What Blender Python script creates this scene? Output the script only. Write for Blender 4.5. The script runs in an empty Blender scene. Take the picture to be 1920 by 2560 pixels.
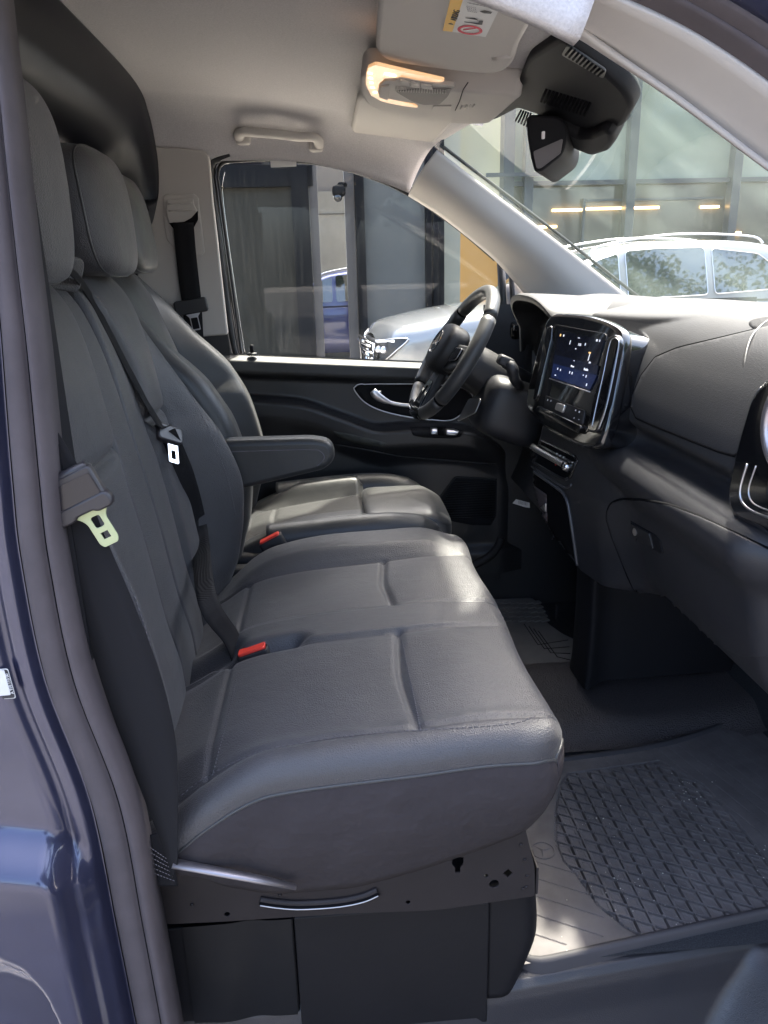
import bpy, bmesh, math, random
from mathutils import Vector, Matrix
from mathutils.bvhtree import BVHTree
from mathutils.geometry import delaunay_2d_cdt
random.seed(7)
S = bpy.context.scene
COL = S.collection
rad = math.radians

# ------------------------------------------------------------------ camera
CAM = Vector((0.2, -1.71, 1.05))
FPX = 1923.5
def basis(yaw=3.8, pitch=17.6, roll=1.5):
    y, p, r = rad(yaw), rad(pitch), rad(roll)
    w = Vector((math.sin(y)*math.cos(p), math.cos(y)*math.cos(p), -math.sin(p)))
    r0 = Vector((math.cos(y), -math.sin(y), 0)); u0 = r0.cross(w)
    return math.cos(r)*r0 - math.sin(r)*u0, math.sin(r)*r0 + math.cos(r)*u0, w
RT, UP, FW = basis()
cd = bpy.data.cameras.new('camera'); cam = bpy.data.objects.new('camera', cd); COL.objects.link(cam)
m3 = Matrix((RT, UP, -FW)).transposed()
cam.matrix_world = Matrix.Translation(CAM) @ m3.to_4x4()
cd.sensor_fit = 'VERTICAL'; cd.sensor_height = 36; cd.lens = FPX/2560*36
cd.clip_start = 0.02; cd.clip_end = 500
S.camera = cam
S.render.resolution_x, S.render.resolution_y = 768, 1024

# ------------------------------------------------------------------ world, sun, exposure
SUN = Vector((0.21, 0.42, 0.93)).normalized()
w = bpy.data.worlds.new('World'); S.world = w; w.use_nodes = True
nt = w.node_tree; nt.nodes.clear()
sk = nt.nodes.new('ShaderNodeTexSky'); sk.sky_type = 'NISHITA'; sk.sun_disc = False
sk.sun_elevation = math.asin(SUN.z); sk.sun_rotation = math.atan2(SUN.x, SUN.y)
sk.air_density = .8; sk.dust_density = 5.0; sk.ozone_density = 1.0
bg = nt.nodes.new('ShaderNodeBackground'); bg.inputs[1].default_value = 0.15
wo = nt.nodes.new('ShaderNodeOutputWorld')
nt.links.new(sk.outputs[0], bg.inputs[0]); nt.links.new(bg.outputs[0], wo.inputs[0])
sl = bpy.data.lights.new('sun', 'SUN'); sl.energy = 2.0; sl.angle = rad(2.0); sl.color = (1, .93, .83)
so = bpy.data.objects.new('sun', sl); COL.objects.link(so)
so.rotation_euler = SUN.to_track_quat('Z', 'Y').to_euler()
S.view_settings.view_transform = 'Standard'; S.view_settings.look = 'None'
S.view_settings.gamma = 1; S.view_settings.use_curve_mapping = False
S.view_settings.exposure = 3.25
S.cycles.max_bounces = 10; S.cycles.diffuse_bounces = 6; S.cycles.glossy_bounces = 4
S.cycles.transparent_max_bounces = 16; S.cycles.sample_clamp_indirect = 6; S.cycles.caustics_reflective = False
S.cycles.use_denoising = True

# ------------------------------------------------------------------ maths helpers
def ray(u, v): return (FW*FPX + RT*(u-960) - UP*(v-1280)).normalized()
def at(u, v, X=None, Y=None, Z=None):
    d = ray(u, v)
    t = (X-CAM.x)/d.x if X is not None else ((Y-CAM.y)/d.y if Y is not None else (Z-CAM.z)/d.z)
    return CAM + d*t
def on_plane(u, v, o, n):
    d = ray(u, v); return CAM + d*((o-CAM).dot(n)/d.dot(n))
def sm(a, b, x):
    if a == b: return 1.0 if x >= a else 0.0
    t = min(1, max(0, (x-a)/(b-a))); return t*t*(3-2*t)
def gs(x, s): return math.exp(-(x/s)**2)
def lerp(a, b, t): return a+(b-a)*t
def interp(tab, x):
    if x <= tab[0][0]: return tab[0][1]
    for (x0, y0), (x1, y1) in zip(tab, tab[1:]):
        if x <= x1: return lerp(y0, y1, (x-x0)/(x1-x0))
    return tab[-1][1]
def cinterp(tab, x):
    n = len(tab)
    if x <= tab[0][0]: return tab[0][1]
    if x >= tab[-1][0]: return tab[-1][1]
    for i in range(n-1):
        if x <= tab[i+1][0]:
            x0, x1 = tab[i][0], tab[i+1][0]; h = x1-x0; t = (x-x0)/h
            def sl_(k):
                if k == 0: return (tab[1][1]-tab[0][1])/(tab[1][0]-tab[0][0])
                if k == n-1: return (tab[-1][1]-tab[-2][1])/(tab[-1][0]-tab[-2][0])
                a = (tab[k][1]-tab[k-1][1])/(tab[k][0]-tab[k-1][0]); b = (tab[k+1][1]-tab[k][1])/(tab[k+1][0]-tab[k][0])
                return 0 if a*b <= 0 else 2*a*b/(a+b)
            m0, m1 = sl_(i)*h, sl_(i+1)*h
            return (2*t**3-3*t*t+1)*tab[i][1]+(t**3-2*t*t+t)*m0+(-2*t**3+3*t*t)*tab[i+1][1]+(t**3-t*t)*m1
def catmull(pts, n, closed=False):
    pts = [Vector(p) for p in pts]; m = len(pts); out = []
    segs = m if closed else m-1
    for i in range(segs):
        g = lambda k: pts[k % m] if closed else pts[min(m-1, max(0, k))]
        p0, p1, p2, p3 = g(i-1), g(i), g(i+1), g(i+2)
        for k in range(n):
            t = k/n
            out.append(.5*((2*p1)+(p2-p0)*t+(2*p0-5*p1+4*p2-p3)*t*t+(3*p1-p0-3*p2+p3)*t**3))
    if not closed: out.append(pts[-1])
    return out
def resample(pts, step, closed=False):
    P = [Vector(p) for p in pts]
    if closed: P.append(P[0])
    out = [P[0]]; acc = 0
    for a, b in zip(P, P[1:]):
        L = (b-a).length
        while acc + L >= step and L > 1e-9:
            t = (step-acc)/L; a = a.lerp(b, t); out.append(a.copy()); L = (b-a).length; acc = 0
        acc += L
    return out
def rpoly(pts, r, n=5):
    out = []; m = len(pts)
    for i in range(m):
        p = Vector(pts[i]); a = Vector(pts[i-1]); b = Vector(pts[(i+1) % m])
        rr = r[i] if isinstance(r, (list, tuple)) else r
        da, db = (a-p), (b-p); la, lb = da.length, db.length
        rr = min(rr, la*.48, lb*.48)
        if rr < 1e-6: out.append(p); continue
        q0 = p+da/la*rr; q1 = p+db/lb*rr
        for k in range(n+1):
            t = k/n; out.append((1-t)**2*q0+2*t*(1-t)*p+t*t*q1)
    return out
def rrect(w, h, r, n=5): return rpoly([(-w/2, -h/2), (w/2, -h/2), (w/2, h/2), (-w/2, h/2)], r, n)
def circle(r, n=20, c=(0, 0)): return [Vector((c[0]+r*math.cos(2*math.pi*k/n), c[1]+r*math.sin(2*math.pi*k/n))) for k in range(n)]

# ------------------------------------------------------------------ object helpers
def thing(name, label, cat, loc=(0, 0, 0), group=None, kind=None):
    o = bpy.data.objects.new(name, None); COL.objects.link(o); o.location = loc; o.empty_display_size = .1
    return tag(o, label, cat, group, kind)
def tag(o, label=None, cat=None, group=None, kind=None):
    if label: o['label'] = label
    if cat: o['category'] = cat
    if group: o['group'] = group
    if kind: o['kind'] = kind
    return o
def adopt(o, parent):
    o.parent = parent
    if parent.type == 'EMPTY': o.matrix_parent_inverse = Matrix.Translation(-parent.location)
def mk(name, V, F, mat, parent=None, smooth=True, label=None, angle=None):
    me = bpy.data.meshes.new(name); me.from_pydata([tuple(v) for v in V], [], F)
    return mkm(name, me, mat, parent, smooth, label, angle)
def mkm(name, me, mat, parent=None, smooth=True, label=None, angle=None):
    bm = bmesh.new(); bm.from_mesh(me)
    bmesh.ops.recalc_face_normals(bm, faces=bm.faces); bm.to_mesh(me); bm.free()
    if smooth:
        for p in me.polygons: p.use_smooth = True
        if angle is not None: me.set_sharp_from_angle(angle=rad(angle))
    o = bpy.data.objects.new(name, me); COL.objects.link(o)
    if mat: me.materials.append(mat)
    if parent: adopt(o, parent)
    if label: o['label'] = label
    return o
def solid(o, t, off=-1, bevel=None):
    md = o.modifiers.new('solid', 'SOLIDIFY'); md.thickness = t; md.offset = off
    if bevel: bev(o, bevel)
    return o
def bev(o, w, n=2, ang=40):
    md = o.modifiers.new('bevel', 'BEVEL'); md.width = w; md.segments = n; md.limit_method = 'ANGLE'; md.angle_limit = rad(ang)
    return o
class MB:
    def __init__(s): s.V, s.F = [], []
    def add(s, V, F):
        b = len(s.V); s.V += [Vector(v) for v in V]; s.F += [tuple(b+i for i in f) for f in F]
    def box(s, c, size, M=None):
        sx, sy, sz = [k/2 for k in size]
        V = [Vector((x, y, z)) for x in (-sx, sx) for y in (-sy, sy) for z in (-sz, sz)]
        if M: V = [M @ v for v in V]
        c = Vector(c)
        s.add([v+c for v in V], [(0, 1, 3, 2), (4, 6, 7, 5), (0, 4, 5, 1), (2, 3, 7, 6), (0, 2, 6, 4), (1, 5, 7, 3)])
    def tube(s, path, r, n=8, closed=False, flat=1.0, up=None):
        P = [Vector(p) for p in path]; m = len(P); rings = []; nrm = None
        for i in range(m):
            if closed: t = P[(i+1) % m]-P[i-1]
            else: t = P[min(m-1, i+1)]-P[max(0, i-1)]
            if t.length < 1e-9: t = Vector((0, 0, 1))
            t.normalize()
            if up is not None: nrm = Vector(up)-t*Vector(up).dot(t)
            elif nrm is None:
                a = Vector((0, 0, 1)) if abs(t.z) < .9 else Vector((1, 0, 0)); nrm = a-t*a.dot(t)
            else: nrm = nrm-t*nrm.dot(t)
            nrm.normalize(); b = t.cross(nrm)
            rr = r[i] if isinstance(r, (list, tuple)) else r
            rings.append([P[i]+nrm*rr*flat*math.sin(2*math.pi*k/n)+b*rr*math.cos(2*math.pi*k/n) for k in range(n)])
        s.rings(rings, closed_u=closed, closed_v=True, caps=not closed)
    def rings(s, R, closed_u=False, closed_v=True, caps=True):
        b = len(s.V); n = len(R[0]); m = len(R)
        for r_ in R: s.V += [Vector(v) for v in r_]
        for i in range(m if closed_u else m-1):
            for k in range(n if closed_v else n-1):
                i2, k2 = (i+1) % m, (k+1) % n
                s.F.append((b+i*n+k, b+i*n+k2, b+i2*n+k2, b+i2*n+k))
        if caps and closed_v and not closed_u:
            s.F.append(tuple(b+k for k in range(n))[::-1]); s.F.append(tuple(b+(m-1)*n+k for k in range(n)))
    def obj(s, name, mat, parent=None, smooth=True, label=None, angle=None): return mk(name, s.V, s.F, mat, parent, smooth, label, angle)
def grid(f, nu, nv):
    V = [f(i/(nu-1), j/(nv-1)) for i in range(nu) for j in range(nv)]
    F = [(i*nv+j, i*nv+j+1, (i+1)*nv+j+1, (i+1)*nv+j) for i in range(nu-1) for j in range(nv-1)]
    return V, F
def superell(c, ax, e=(.5, .5), nu=36, nv=24, M=None, fn=None):
    def sg(x, p): return math.copysign(abs(x)**p, x)
    V, F = [], []
    for i in range(nv+1):
        ph = -math.pi/2+math.pi*i/nv
        for k in range(nu):
            th = 2*math.pi*k/nu
            p = Vector((ax[0]*sg(math.cos(ph), e[0])*sg(math.cos(th), e[1]), ax[1]*sg(math.cos(ph), e[0])*sg(math.sin(th), e[1]), ax[2]*sg(math.sin(ph), e[0])))
            if fn: p = fn(p)
            if M: p = M @ p
            V.append(p+Vector(c))
    for i in range(nv):
        for k in range(nu): F.append((i*nu+k, i*nu+(k+1) % nu, (i+1)*nu+(k+1) % nu, (i+1)*nu+k))
    return V, F
def frame(o, ex, ey):
    ex = Vector(ex).normalized(); ey = Vector(ey); ey = (ey-ex*ey.dot(ex)).normalized(); ez = ex.cross(ey)
    M = Matrix((ex, ey, ez)).transposed().to_4x4(); M.translation = Vector(o); return M
def curve_mesh(loops, th, bevel=0):
    cu = bpy.data.curves.new('c', 'CURVE'); cu.dimensions = '2D'; cu.fill_mode = 'BOTH'; cu.extrude = max(0, th/2-bevel); cu.bevel_depth = bevel; cu.bevel_resolution = 2
    for lp in loops:
        sp = cu.splines.new('POLY'); sp.points.add(len(lp)-1); sp.use_cyclic_u = True
        for q, p in zip(sp.points, lp): q.co = (p[0], p[1], 0, 1)
    return _conv(cu)
def _conv(cu):
    ob = bpy.data.objects.new('c', cu); COL.objects.link(ob); bpy.context.view_layer.update()
    me = bpy.data.meshes.new_from_object(ob.evaluated_get(bpy.context.evaluated_depsgraph_get()))
    bpy.data.objects.remove(ob); bpy.data.curves.remove(cu); return me
def plate(name, M, outline, th, mat, parent=None, holes=(), bevel=0, smooth=True, label=None, z=0):
    me = curve_mesh([outline]+list(holes), th, bevel); me.transform(M @ Matrix.Translation((0, 0, z)))
    return mkm(name, me, mat, parent, smooth, label, 35)
def text(name, M, body, size, mat, parent=None, th=.0006, align='CENTER', z=0):
    cu = bpy.data.curves.new('t', 'FONT'); cu.body = body; cu.size = size; cu.align_x = align; cu.align_y = 'CENTER'; cu.extrude = th/2
    me = _conv(cu); me.transform(M @ Matrix.Translation((0, 0, z))); return mkm(name, me, mat, parent, False)
def bvh_of(*objs):
    V, F = [], []
    for o in objs:
        b = len(V); V += [v.co.copy() for v in o.data.vertices]; F += [tuple(b+i for i in p.vertices) for p in o.data.polygons]
    return BVHTree.FromPolygons(V, F)
def hit(bv, u, v):
    d = ray(u, v); l, n, i, t = bv.ray_cast(CAM, d)
    if l is None: return None
    if n.dot(d) > 0: n = -n
    return l, n
def drape(bv, px, step=5, lift=.001, smooth=True, closed=False):
    pts = catmull([Vector((p[0], p[1], 0)) for p in px], 10, closed) if smooth else [Vector((p[0], p[1], 0)) for p in px]
    out = []
    for p in resample(pts, step, closed):
        h = hit(bv, p.x, p.y)
        if h: out.append((h[0]+h[1]*lift, h[1]))
    return out
def drape_tube(name, bv, px, r, mat, parent, lift=.0, smooth=True, closed=False, n=6, step=6):
    D = drape(bv, px, step, lift, smooth, closed)
    mb = MB()
    if len(D) > 1: mb.tube([d[0] for d in D], r, n, closed)
    return mb.obj(name, mat, parent)
def stitches(name, bv, px, mat, parent, L=.006, gap=.0035, r=.0007, lift=.0006, smooth=True):
    D = [d[0] for d in drape(bv, px, 3, lift, smooth)]
    P = resample(D, .0015); mb = MB(); k = int(L/.0015); g = max(1, int(gap/.0015)); i = 0
    while i+k < len(P): mb.tube([P[i], P[i+k//2], P[i+k]], r, 4); i += k+g
    return mb.obj(name, mat, parent)
def patch(name, bv, px, mat, parent, lift=.001, th=.003, step=10, smooth_outline=False, fn=None, sag=None, bevel=None, label=None):
    pts = [Vector((p[0], p[1], 0)) for p in px]
    if smooth_outline: pts = catmull(pts, 8, True)
    pts = resample(pts, step*.6, True)
    if (pts[-1]-pts[0]).length < step*.2: pts.pop()
    P2 = [p.to_2d() for p in pts]; n0 = len(P2)
    xs = [p.x for p in P2]; ys = [p.y for p in P2]
    def inside(q):
        c = False
        for a, b in zip(P2, P2[1:]+P2[:1]):
            if (a.y > q.y) != (b.y > q.y) and q.x < (b.x-a.x)*(q.y-a.y)/(b.y-a.y)+a.x: c = not c
        return c
    y = min(ys)+step/2; row = 0
    while y < max(ys):
        x = min(xs)+(step/2 if row % 2 else step)
        while x < max(xs):
            q = Vector((x, y))
            if inside(q) and min((q-p).length for p in P2) > step*.45: P2.append(q)
            x += step
        y += step*.87; row += 1
    r = delaunay_2d_cdt(P2, [(i, (i+1) % n0) for i in range(n0)], [], 1, 1e-4)
    V, ok = [], []
    for q in r[0]:
        h = hit(bv, q.x, q.y)
        if h is None: V.append(Vector((0, 0, 0))); ok.append(False); continue
        l = h[0]+h[1]*(lift+th)
        if fn: l = fn(l, h[1], q)
        V.append(l); ok.append(True)
    F = [f for f in r[2] if all(ok[i] for i in f)]
    used = sorted({i for f in F for i in f}); mp = {i: k for k, i in enumerate(used)}
    o = mk(name, [V[i] for i in used], [tuple(mp[i] for i in f) for f in F], mat, parent, True, label)
    # make faces look at the camera so that the thickness goes inwards
    bm = bmesh.new(); bm.from_mesh(o.data)
    if bm.faces:
        bm.normal_update(); s_ = sum(f.normal.dot((CAM-f.calc_center_median()).normalized()) for f in bm.faces)
        if s_ < 0: bmesh.ops.reverse_faces(bm, faces=bm.faces)
    bm.to_mesh(o.data); bm.free()
    if th: solid(o, th, -1, bevel)
    return o

# ------------------------------------------------------------------ materials
def mat(name, col, rough=.5, metal=0, spec=.5, coat=0, bump=None, var=None, emit=None, rvar=None, sheen=0):
    m = bpy.data.materials.new(name); m.use_nodes = True; n = m.node_tree.nodes; L = m.node_tree.links
    b = n['Principled BSDF']; b.inputs['Base Color'].default_value = (*col, 1); b.inputs['Roughness'].default_value = rough
    b.inputs['Metallic'].default_value = metal; b.inputs['Specular IOR Level'].default_value = spec
    b.inputs['Coat Weight'].default_value = coat; b.inputs['Coat Roughness'].default_value = .03
    if sheen: b.inputs['Sheen Weight'].default_value = sheen; b.inputs['Sheen Roughness'].default_value = .45
    tc = n.new('ShaderNodeTexCoord')
    def noise(sc, det=3, rough_=.6):
        t = n.new('ShaderNodeTexNoise'); t.inputs['Scale'].default_value = sc; t.inputs['Detail'].default_value = det; t.inputs['Roughness'].default_value = rough_
        L.new(tc.outputs['Object'], t.inputs['Vector']); return t.outputs['Fac']
    if var:
        r = n.new('ShaderNodeMapRange'); r.inputs[1].default_value = .3; r.inputs[2].default_value = .7
        r.inputs[3].default_value = 1-var[1]; r.inputs[4].default_value = 1+var[1]; L.new(noise(var[0], 5), r.inputs[0])
        x = n.new('ShaderNodeVectorMath'); x.operation = 'SCALE'; x.inputs[0].default_value = col; L.new(r.outputs[0], x.inputs['Scale'])
        L.new(x.outputs[0], b.inputs['Base Color'])
    if rvar:
        r = n.new('ShaderNodeMapRange'); r.inputs[1].default_value = .3; r.inputs[2].default_value = .7
        r.inputs[3].default_value = rough-rvar[1]; r.inputs[4].default_value = rough+rvar[1]; L.new(noise(rvar[0], 4), r.inputs[0]); L.new(r.outputs[0], b.inputs['Roughness'])
    prev = None
    for bp in (bump or []):
        kind, sc, st, dist = bp
        if kind == 'vor':
            t = n.new('ShaderNodeTexVoronoi'); t.feature = 'SMOOTH_F1'; t.inputs['Scale'].default_value = sc; t.inputs['Smoothness'].default_value = .3
            L.new(tc.outputs['Object'], t.inputs['Vector']); out = t.outputs['Distance']
        elif kind == 'wave':
            t = n.new('ShaderNodeTexWave'); t.inputs['Scale'].default_value = sc; t.inputs['Distortion'].default_value = .3; t.bands_direction = 'Z'
            L.new(tc.outputs['Object'], t.inputs['Vector']); out = t.outputs['Fac']
        else: out = noise(sc)
        bn = n.new('ShaderNodeBump'); bn.inputs['Strength'].default_value = st; bn.inputs['Distance'].default_value = dist
        L.new(out, bn.inputs['Height'])
        if prev: L.new(prev, bn.inputs['Normal'])
        prev = bn.outputs[0]
    if prev: L.new(prev, b.inputs['Normal'])
    if emit:
        b.inputs['Emission Color'].default_value = (*emit[0], 1); b.inputs['Emission Strength'].default_value = emit[1]
    return m
def glass(name, tint=(1, 1, 1), refl=1.0, veil=0.0, veilcol=(.6, .62, .6), rough=0.0, dirt=None):
    m = bpy.data.materials.new(name); m.use_nodes = True; n = m.node_tree.nodes; L = m.node_tree.links; n.clear()
    tr = n.new('ShaderNodeBsdfTransparent'); tr.inputs[0].default_value = (*tint, 1)
    gl = n.new('ShaderNodeBsdfGlossy'); gl.inputs['Roughness'].default_value = rough; gl.inputs[0].default_value = (1, 1, 1, 1)
    lw = n.new('ShaderNodeLayerWeight'); lw.inputs[0].default_value = .5
    pw = n.new('ShaderNodeMath'); pw.operation = 'POWER'; pw.inputs[1].default_value = 5.0; L.new(lw.outputs['Facing'], pw.inputs[0])
    fr = n.new('ShaderNodeMath'); fr.operation = 'MULTIPLY_ADD'; fr.inputs[1].default_value = .90*refl; fr.inputs[2].default_value = .06*refl; L.new(pw.outputs[0], fr.inputs[0])
    mx = n.new('ShaderNodeMixShader'); out = n.new('ShaderNodeOutputMaterial')
    L.new(fr.outputs[0], mx.inputs[0]); L.new(tr.outputs[0], mx.inputs[1]); L.new(gl.outputs[0], mx.inputs[2])
    res = mx.outputs[0]
    if veil:
        df = n.new('ShaderNodeBsdfDiffuse'); df.inputs[0].default_value = (*veilcol, 1)
        tl = n.new('ShaderNodeBsdfTranslucent'); tl.inputs[0].default_value = (*veilcol, 1)
        ad = n.new('ShaderNodeMixShader'); ad.inputs[0].default_value = .5; L.new(df.outputs[0], ad.inputs[1]); L.new(tl.outputs[0], ad.inputs[2])
        m2 = n.new('ShaderNodeMixShader'); m2.inputs[0].default_value = veil
        if dirt:
            tc = n.new('ShaderNodeTexCoord'); mp = n.new('ShaderNodeMapping'); mp.inputs['Scale'].default_value = dirt[1]
            t = n.new('ShaderNodeTexNoise'); t.inputs['Scale'].default_value = dirt[0]; t.inputs['Detail'].default_value = 6
            L.new(tc.outputs['Object'], mp.inputs[0]); L.new(mp.outputs[0], t.inputs['Vector'])
            r = n.new('ShaderNodeMapRange'); r.inputs[1].default_value = .45; r.inputs[2].default_value = .75; r.inputs[3].default_value = veil*.3; r.inputs[4].default_value = veil*2.2
            L.new(t.outputs['Fac'], r.inputs[0]); L.new(r.outputs[0], m2.inputs[0])
        L.new(res, m2.inputs[1]); L.new(ad.outputs[0], m2.inputs[2]); res = m2.outputs[0]
    L.new(res, out.inputs[0]); return m
GRAIN = [('vor', 470, .55, .0014), ('noise', 60, .10, .004)]
M_LEATHER = mat('black_leather', (.048, .046, .0485), .47, sheen=.10, bump=GRAIN + [('noise', 9, .25, .012)], rvar=(6, .05), var=(5, .1))
M_LEATHER2 = mat('smooth_leather', (.036, .036, .036), .44, sheen=.08, bump=[('vor', 500, .2, .001), ('noise', 30, .2, .004)], rvar=(9, .06))
M_SKIRT = mat('seat_fabric', (.035, .0295, .031), .88, spec=.25, bump=[('noise', 900, .4, .001), ('noise', 14, .5, .02)], var=(7, .12))
M_BOXL = mat('satin_dark_trim', (.06, .06, .065), .35)
M_STITCH = mat('stitch_thread', (.13, .12, .13), .8)
M_PLASTIC = mat('dark_plastic', (.015, .015, .017), .5, bump=[('vor', 900, .3, .0008)], rvar=(7, .06))
M_BOX = mat('seat_box_plastic', (.0062, .0058, .0070), .55, spec=.25, bump=[('noise', 500, .25, .0006), ('noise', 10, .15, .01)], var=(6, .12))
M_DASH = mat('dash_vinyl', (.030, .030, .032), .56, spec=.28, bump=[('vor', 420, .25, .0010), ('noise', 300, .15, .0006)], rvar=(5, .05))
M_DASHLOW = mat('dash_lower', (.018, .018, .021), .46, bump=[('vor', 700, .3, .0008)], rvar=(6, .05))
M_BLACK = mat('matte_black', (.008, .008, .010), .7, spec=.2)
M_GAP = mat('gap_black', (.003, .003, .004), .9, spec=.1)
M_PIANO = mat('gloss_black', (.006, .006, .007), .06, coat=1)
M_CHROME = mat('chrome', (.75, .75, .76), .14, metal=1)
M_SATIN = mat('satin_metal', (.55, .55, .58), .32, metal=1)
M_TRIM = mat('grey_trim', (.45, .425, .40), .75, spec=.3, bump=[('noise', 700, .3, .0006)], var=(3, .04))
M_LINER = mat('headliner_cloth', (.55, .53, .53), .95, spec=.1, bump=[('noise', 600, .7, .0012)], var=(300, .12))
M_RUBBER = mat('door_rubber', (.074, .063, .067), .82, spec=.3, bump=[('noise', 300, .15, .0006)], var=(14, .13))
M_RUBBERD = mat('black_rubber', (.012, .012, .013), .6)
M_PAINT = mat('blue_paint', (.040, .043, .084), .30, metal=.55, coat=1, bump=[('noise', 12, .03, .004)], var=(9, .1))
M_BULK = mat('bulkhead_plastic', (.006, .0065, .010), .33, spec=.09, bump=[('noise', 500, .12, .0005)])
M_BELT = mat('belt_webbing', (.009, .0085, .010), .8, spec=.3, bump=[('wave', 260, .6, .0012), ('noise', 900, .3, .0006)])
M_BELTK = mat('belt_plastic', (.028, .025, .028), .38)
M_TONGUE = mat('green_reflection_tongue', (.42, .46, .26), .35, metal=.2)  # green reflection on the metal is put into its base colour
M_RED = mat('red_button', (.75, .055, .035), .4)
M_BRACKET = mat('bracket_steel', (.019, .0155, .016), .55, metal=.2, spec=.3, bump=[('noise', 400, .2, .0005)], var=(8, .15))
M_CARPET = mat('carpet', (.045, .047, .052), .95, spec=.1, bump=[('noise', 700, 1, .004)], var=(400, .4))
M_FLOORV = mat('floor_vinyl', (.060, .052, .052), .55, bump=[('vor', 240, .8, .003)])
M_MAT = mat('mat_rubber', (.105, .094, .092), .66, bump=[('noise', 500, .25, .0008)], var=(16, .22), rvar=(20, .1))
M_MAT2 = mat('lit_mat_rubber', (.15, .14, .13), .7, var=(16, .15))  # paler copy of the mat rubber, light on the far mat put into its colour
M_WHITE = mat('white_paper', (.6, .6, .59), .6)
M_YEL = mat('yellow_label', (.72, .42, .07), .6)
M_INK = mat('black_ink', (.02, .02, .025), .6)
M_INKW = mat('white_ink', (.8, .78, .8), .6)
M_INKR = mat('red_ink', (.6, .04, .07), .6)
M_WINDOW = glass('window_glass', (.90, .92, .90), veil=.004, dirt=(30, (3, 3, .2)), refl=.16)
M_WIND = glass('windshield_glass', (.93, .97, .94), veil=.045, veilcol=(.58, .70, .58), dirt=(3, (1, 1, 1)), refl=.4)
M_LAMP = mat('lamp_lens', (.9, .72, .5), .15, emit=((1, .5, .2), .07))
M_LAMPHOT = mat('lamp_bulb', (1, .8, .6), .2, emit=((1, .68, .36), .6))
M_SCREEN = mat('screen', (.004, .006, .015), .06, emit=((.02, .02, .03), .012))
M_ICON = mat('screen_icon', (.5, .5, .55), .3, emit=((.6, .62, .7), .16))
M_ICONO = mat('screen_icon_orange', (.5, .3, .1), .3, emit=((.7, .4, .15), .2))

# ================================================================== VAN SHELL
van = thing('van_body', 'dark blue van cab shell with grey headliner, seen through its open side door', 'van', (0.3, 0, -.1))

# floor
V, F = grid(lambda a, b: Vector((-.5+2.2*a, -.69+1.55*b, -.118+.008*sm(.2, .0, b))), 24, 24)
floor = mk('floor_carpet', V, F, M_CARPET, van)
# sill trim along the near doorway
SEC = [(-.655, -.128), (-.666, -.119), (-.688, -.116), (-.708, -.117), (-.720, -.121), (-.728, -.132), (-.733, -.15), (-.738, -.20), (-.755, -.27), (-.80, -.315), (-.87, -.33), (-1.0, -.335)]
def sillf(a, b):
    x = -.35+2.0*a; k = b*(len(SEC)-1); i = min(len(SEC)-2, int(k)); t = k-i
    y = lerp(SEC[i][0], SEC[i+1][0], t); z = lerp(SEC[i][1], SEC[i+1][1], t)
    fill = sm(.905, .975, x+(-.13-z)*.62)          # the tread recess ends in a rounded wall
    if y < -.724: y -= .12*fill*sm(-.12, -.16, z)
    return Vector((x, y+.10*max(0, x-.40), z))
V, F = grid(sillf, 420, 60); sill = mk('sill_trim', V, F, mat('sill_plastic', (.022, .021, .024), .42, bump=[('vor', 500, .25, .001)], rvar=(8, .08)), van)

# headliner -----------------------------------------------------------
ZO = [(-.45, 1.352), (-.2, 1.364), (-.05, 1.366), (.13, 1.360), (.28, 1.330), (.446, 1.276), (.60, 1.19), (.75, 1.06)]
def zc(x, y):
    base = cinterp([(-.5, 1.545), (-.3, 1.545), (0, 1.525), (.22, 1.495), (.40, 1.452), (.55, 1.412), (.64, 1.395)], x)
    return base - .03*(abs(y)/.7)**4
def hdr(y): return .635-.10*(abs(y)/.72)**2
def linf(a, b):
    s = 2*b-1; sg = 1 if s > 0 else -1; s = abs(s)
    xe = -.42+(.42+hdr(s*.72))*a
    if s < .8:
        y = sg*s/.8*.64; x = -.42+(.42+hdr(y))*a; return Vector((x, y, zc(x, y)))
    t = (s-.8)/.2; x = -.42+(.42+lerp(hdr(.64), .47, t))*a
    z0, z1 = zc(x, .64), cinterp(ZO, x)
    ang = t*math.pi/2; return Vector((x, sg*(.64+.175*math.sin(ang)**1.15), lerp(z0, z1, (1-math.cos(ang))**1.05)))
V, F = grid(linf, 60, 110); liner = mk('headliner', V, F, M_LINER, van); bv_liner = bvh_of(liner)
solid(liner, .02, 1)
# roof skin above it
V, F = grid(lambda a, b: Vector((-.5+1.2*a, -.84+1.68*b, 1.64-.10*(abs(2*b-1))**6-.20*max(0, a-.4)**1.6)), 20, 24)
mk('roof_skin', V, F, M_PAINT, van)
for sg in (-1, 1):   # cant rail outer skin closing roof to door opening
    V, F = grid(lambda a, b: Vector((-.5+.95*a, sg*(.84+.02*b), lerp(1.545-.14*max(0, a-.45), 1.375-.03*a, b))), 30, 6)
    mk('roof_rail', V, F, M_PAINT, van)

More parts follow.
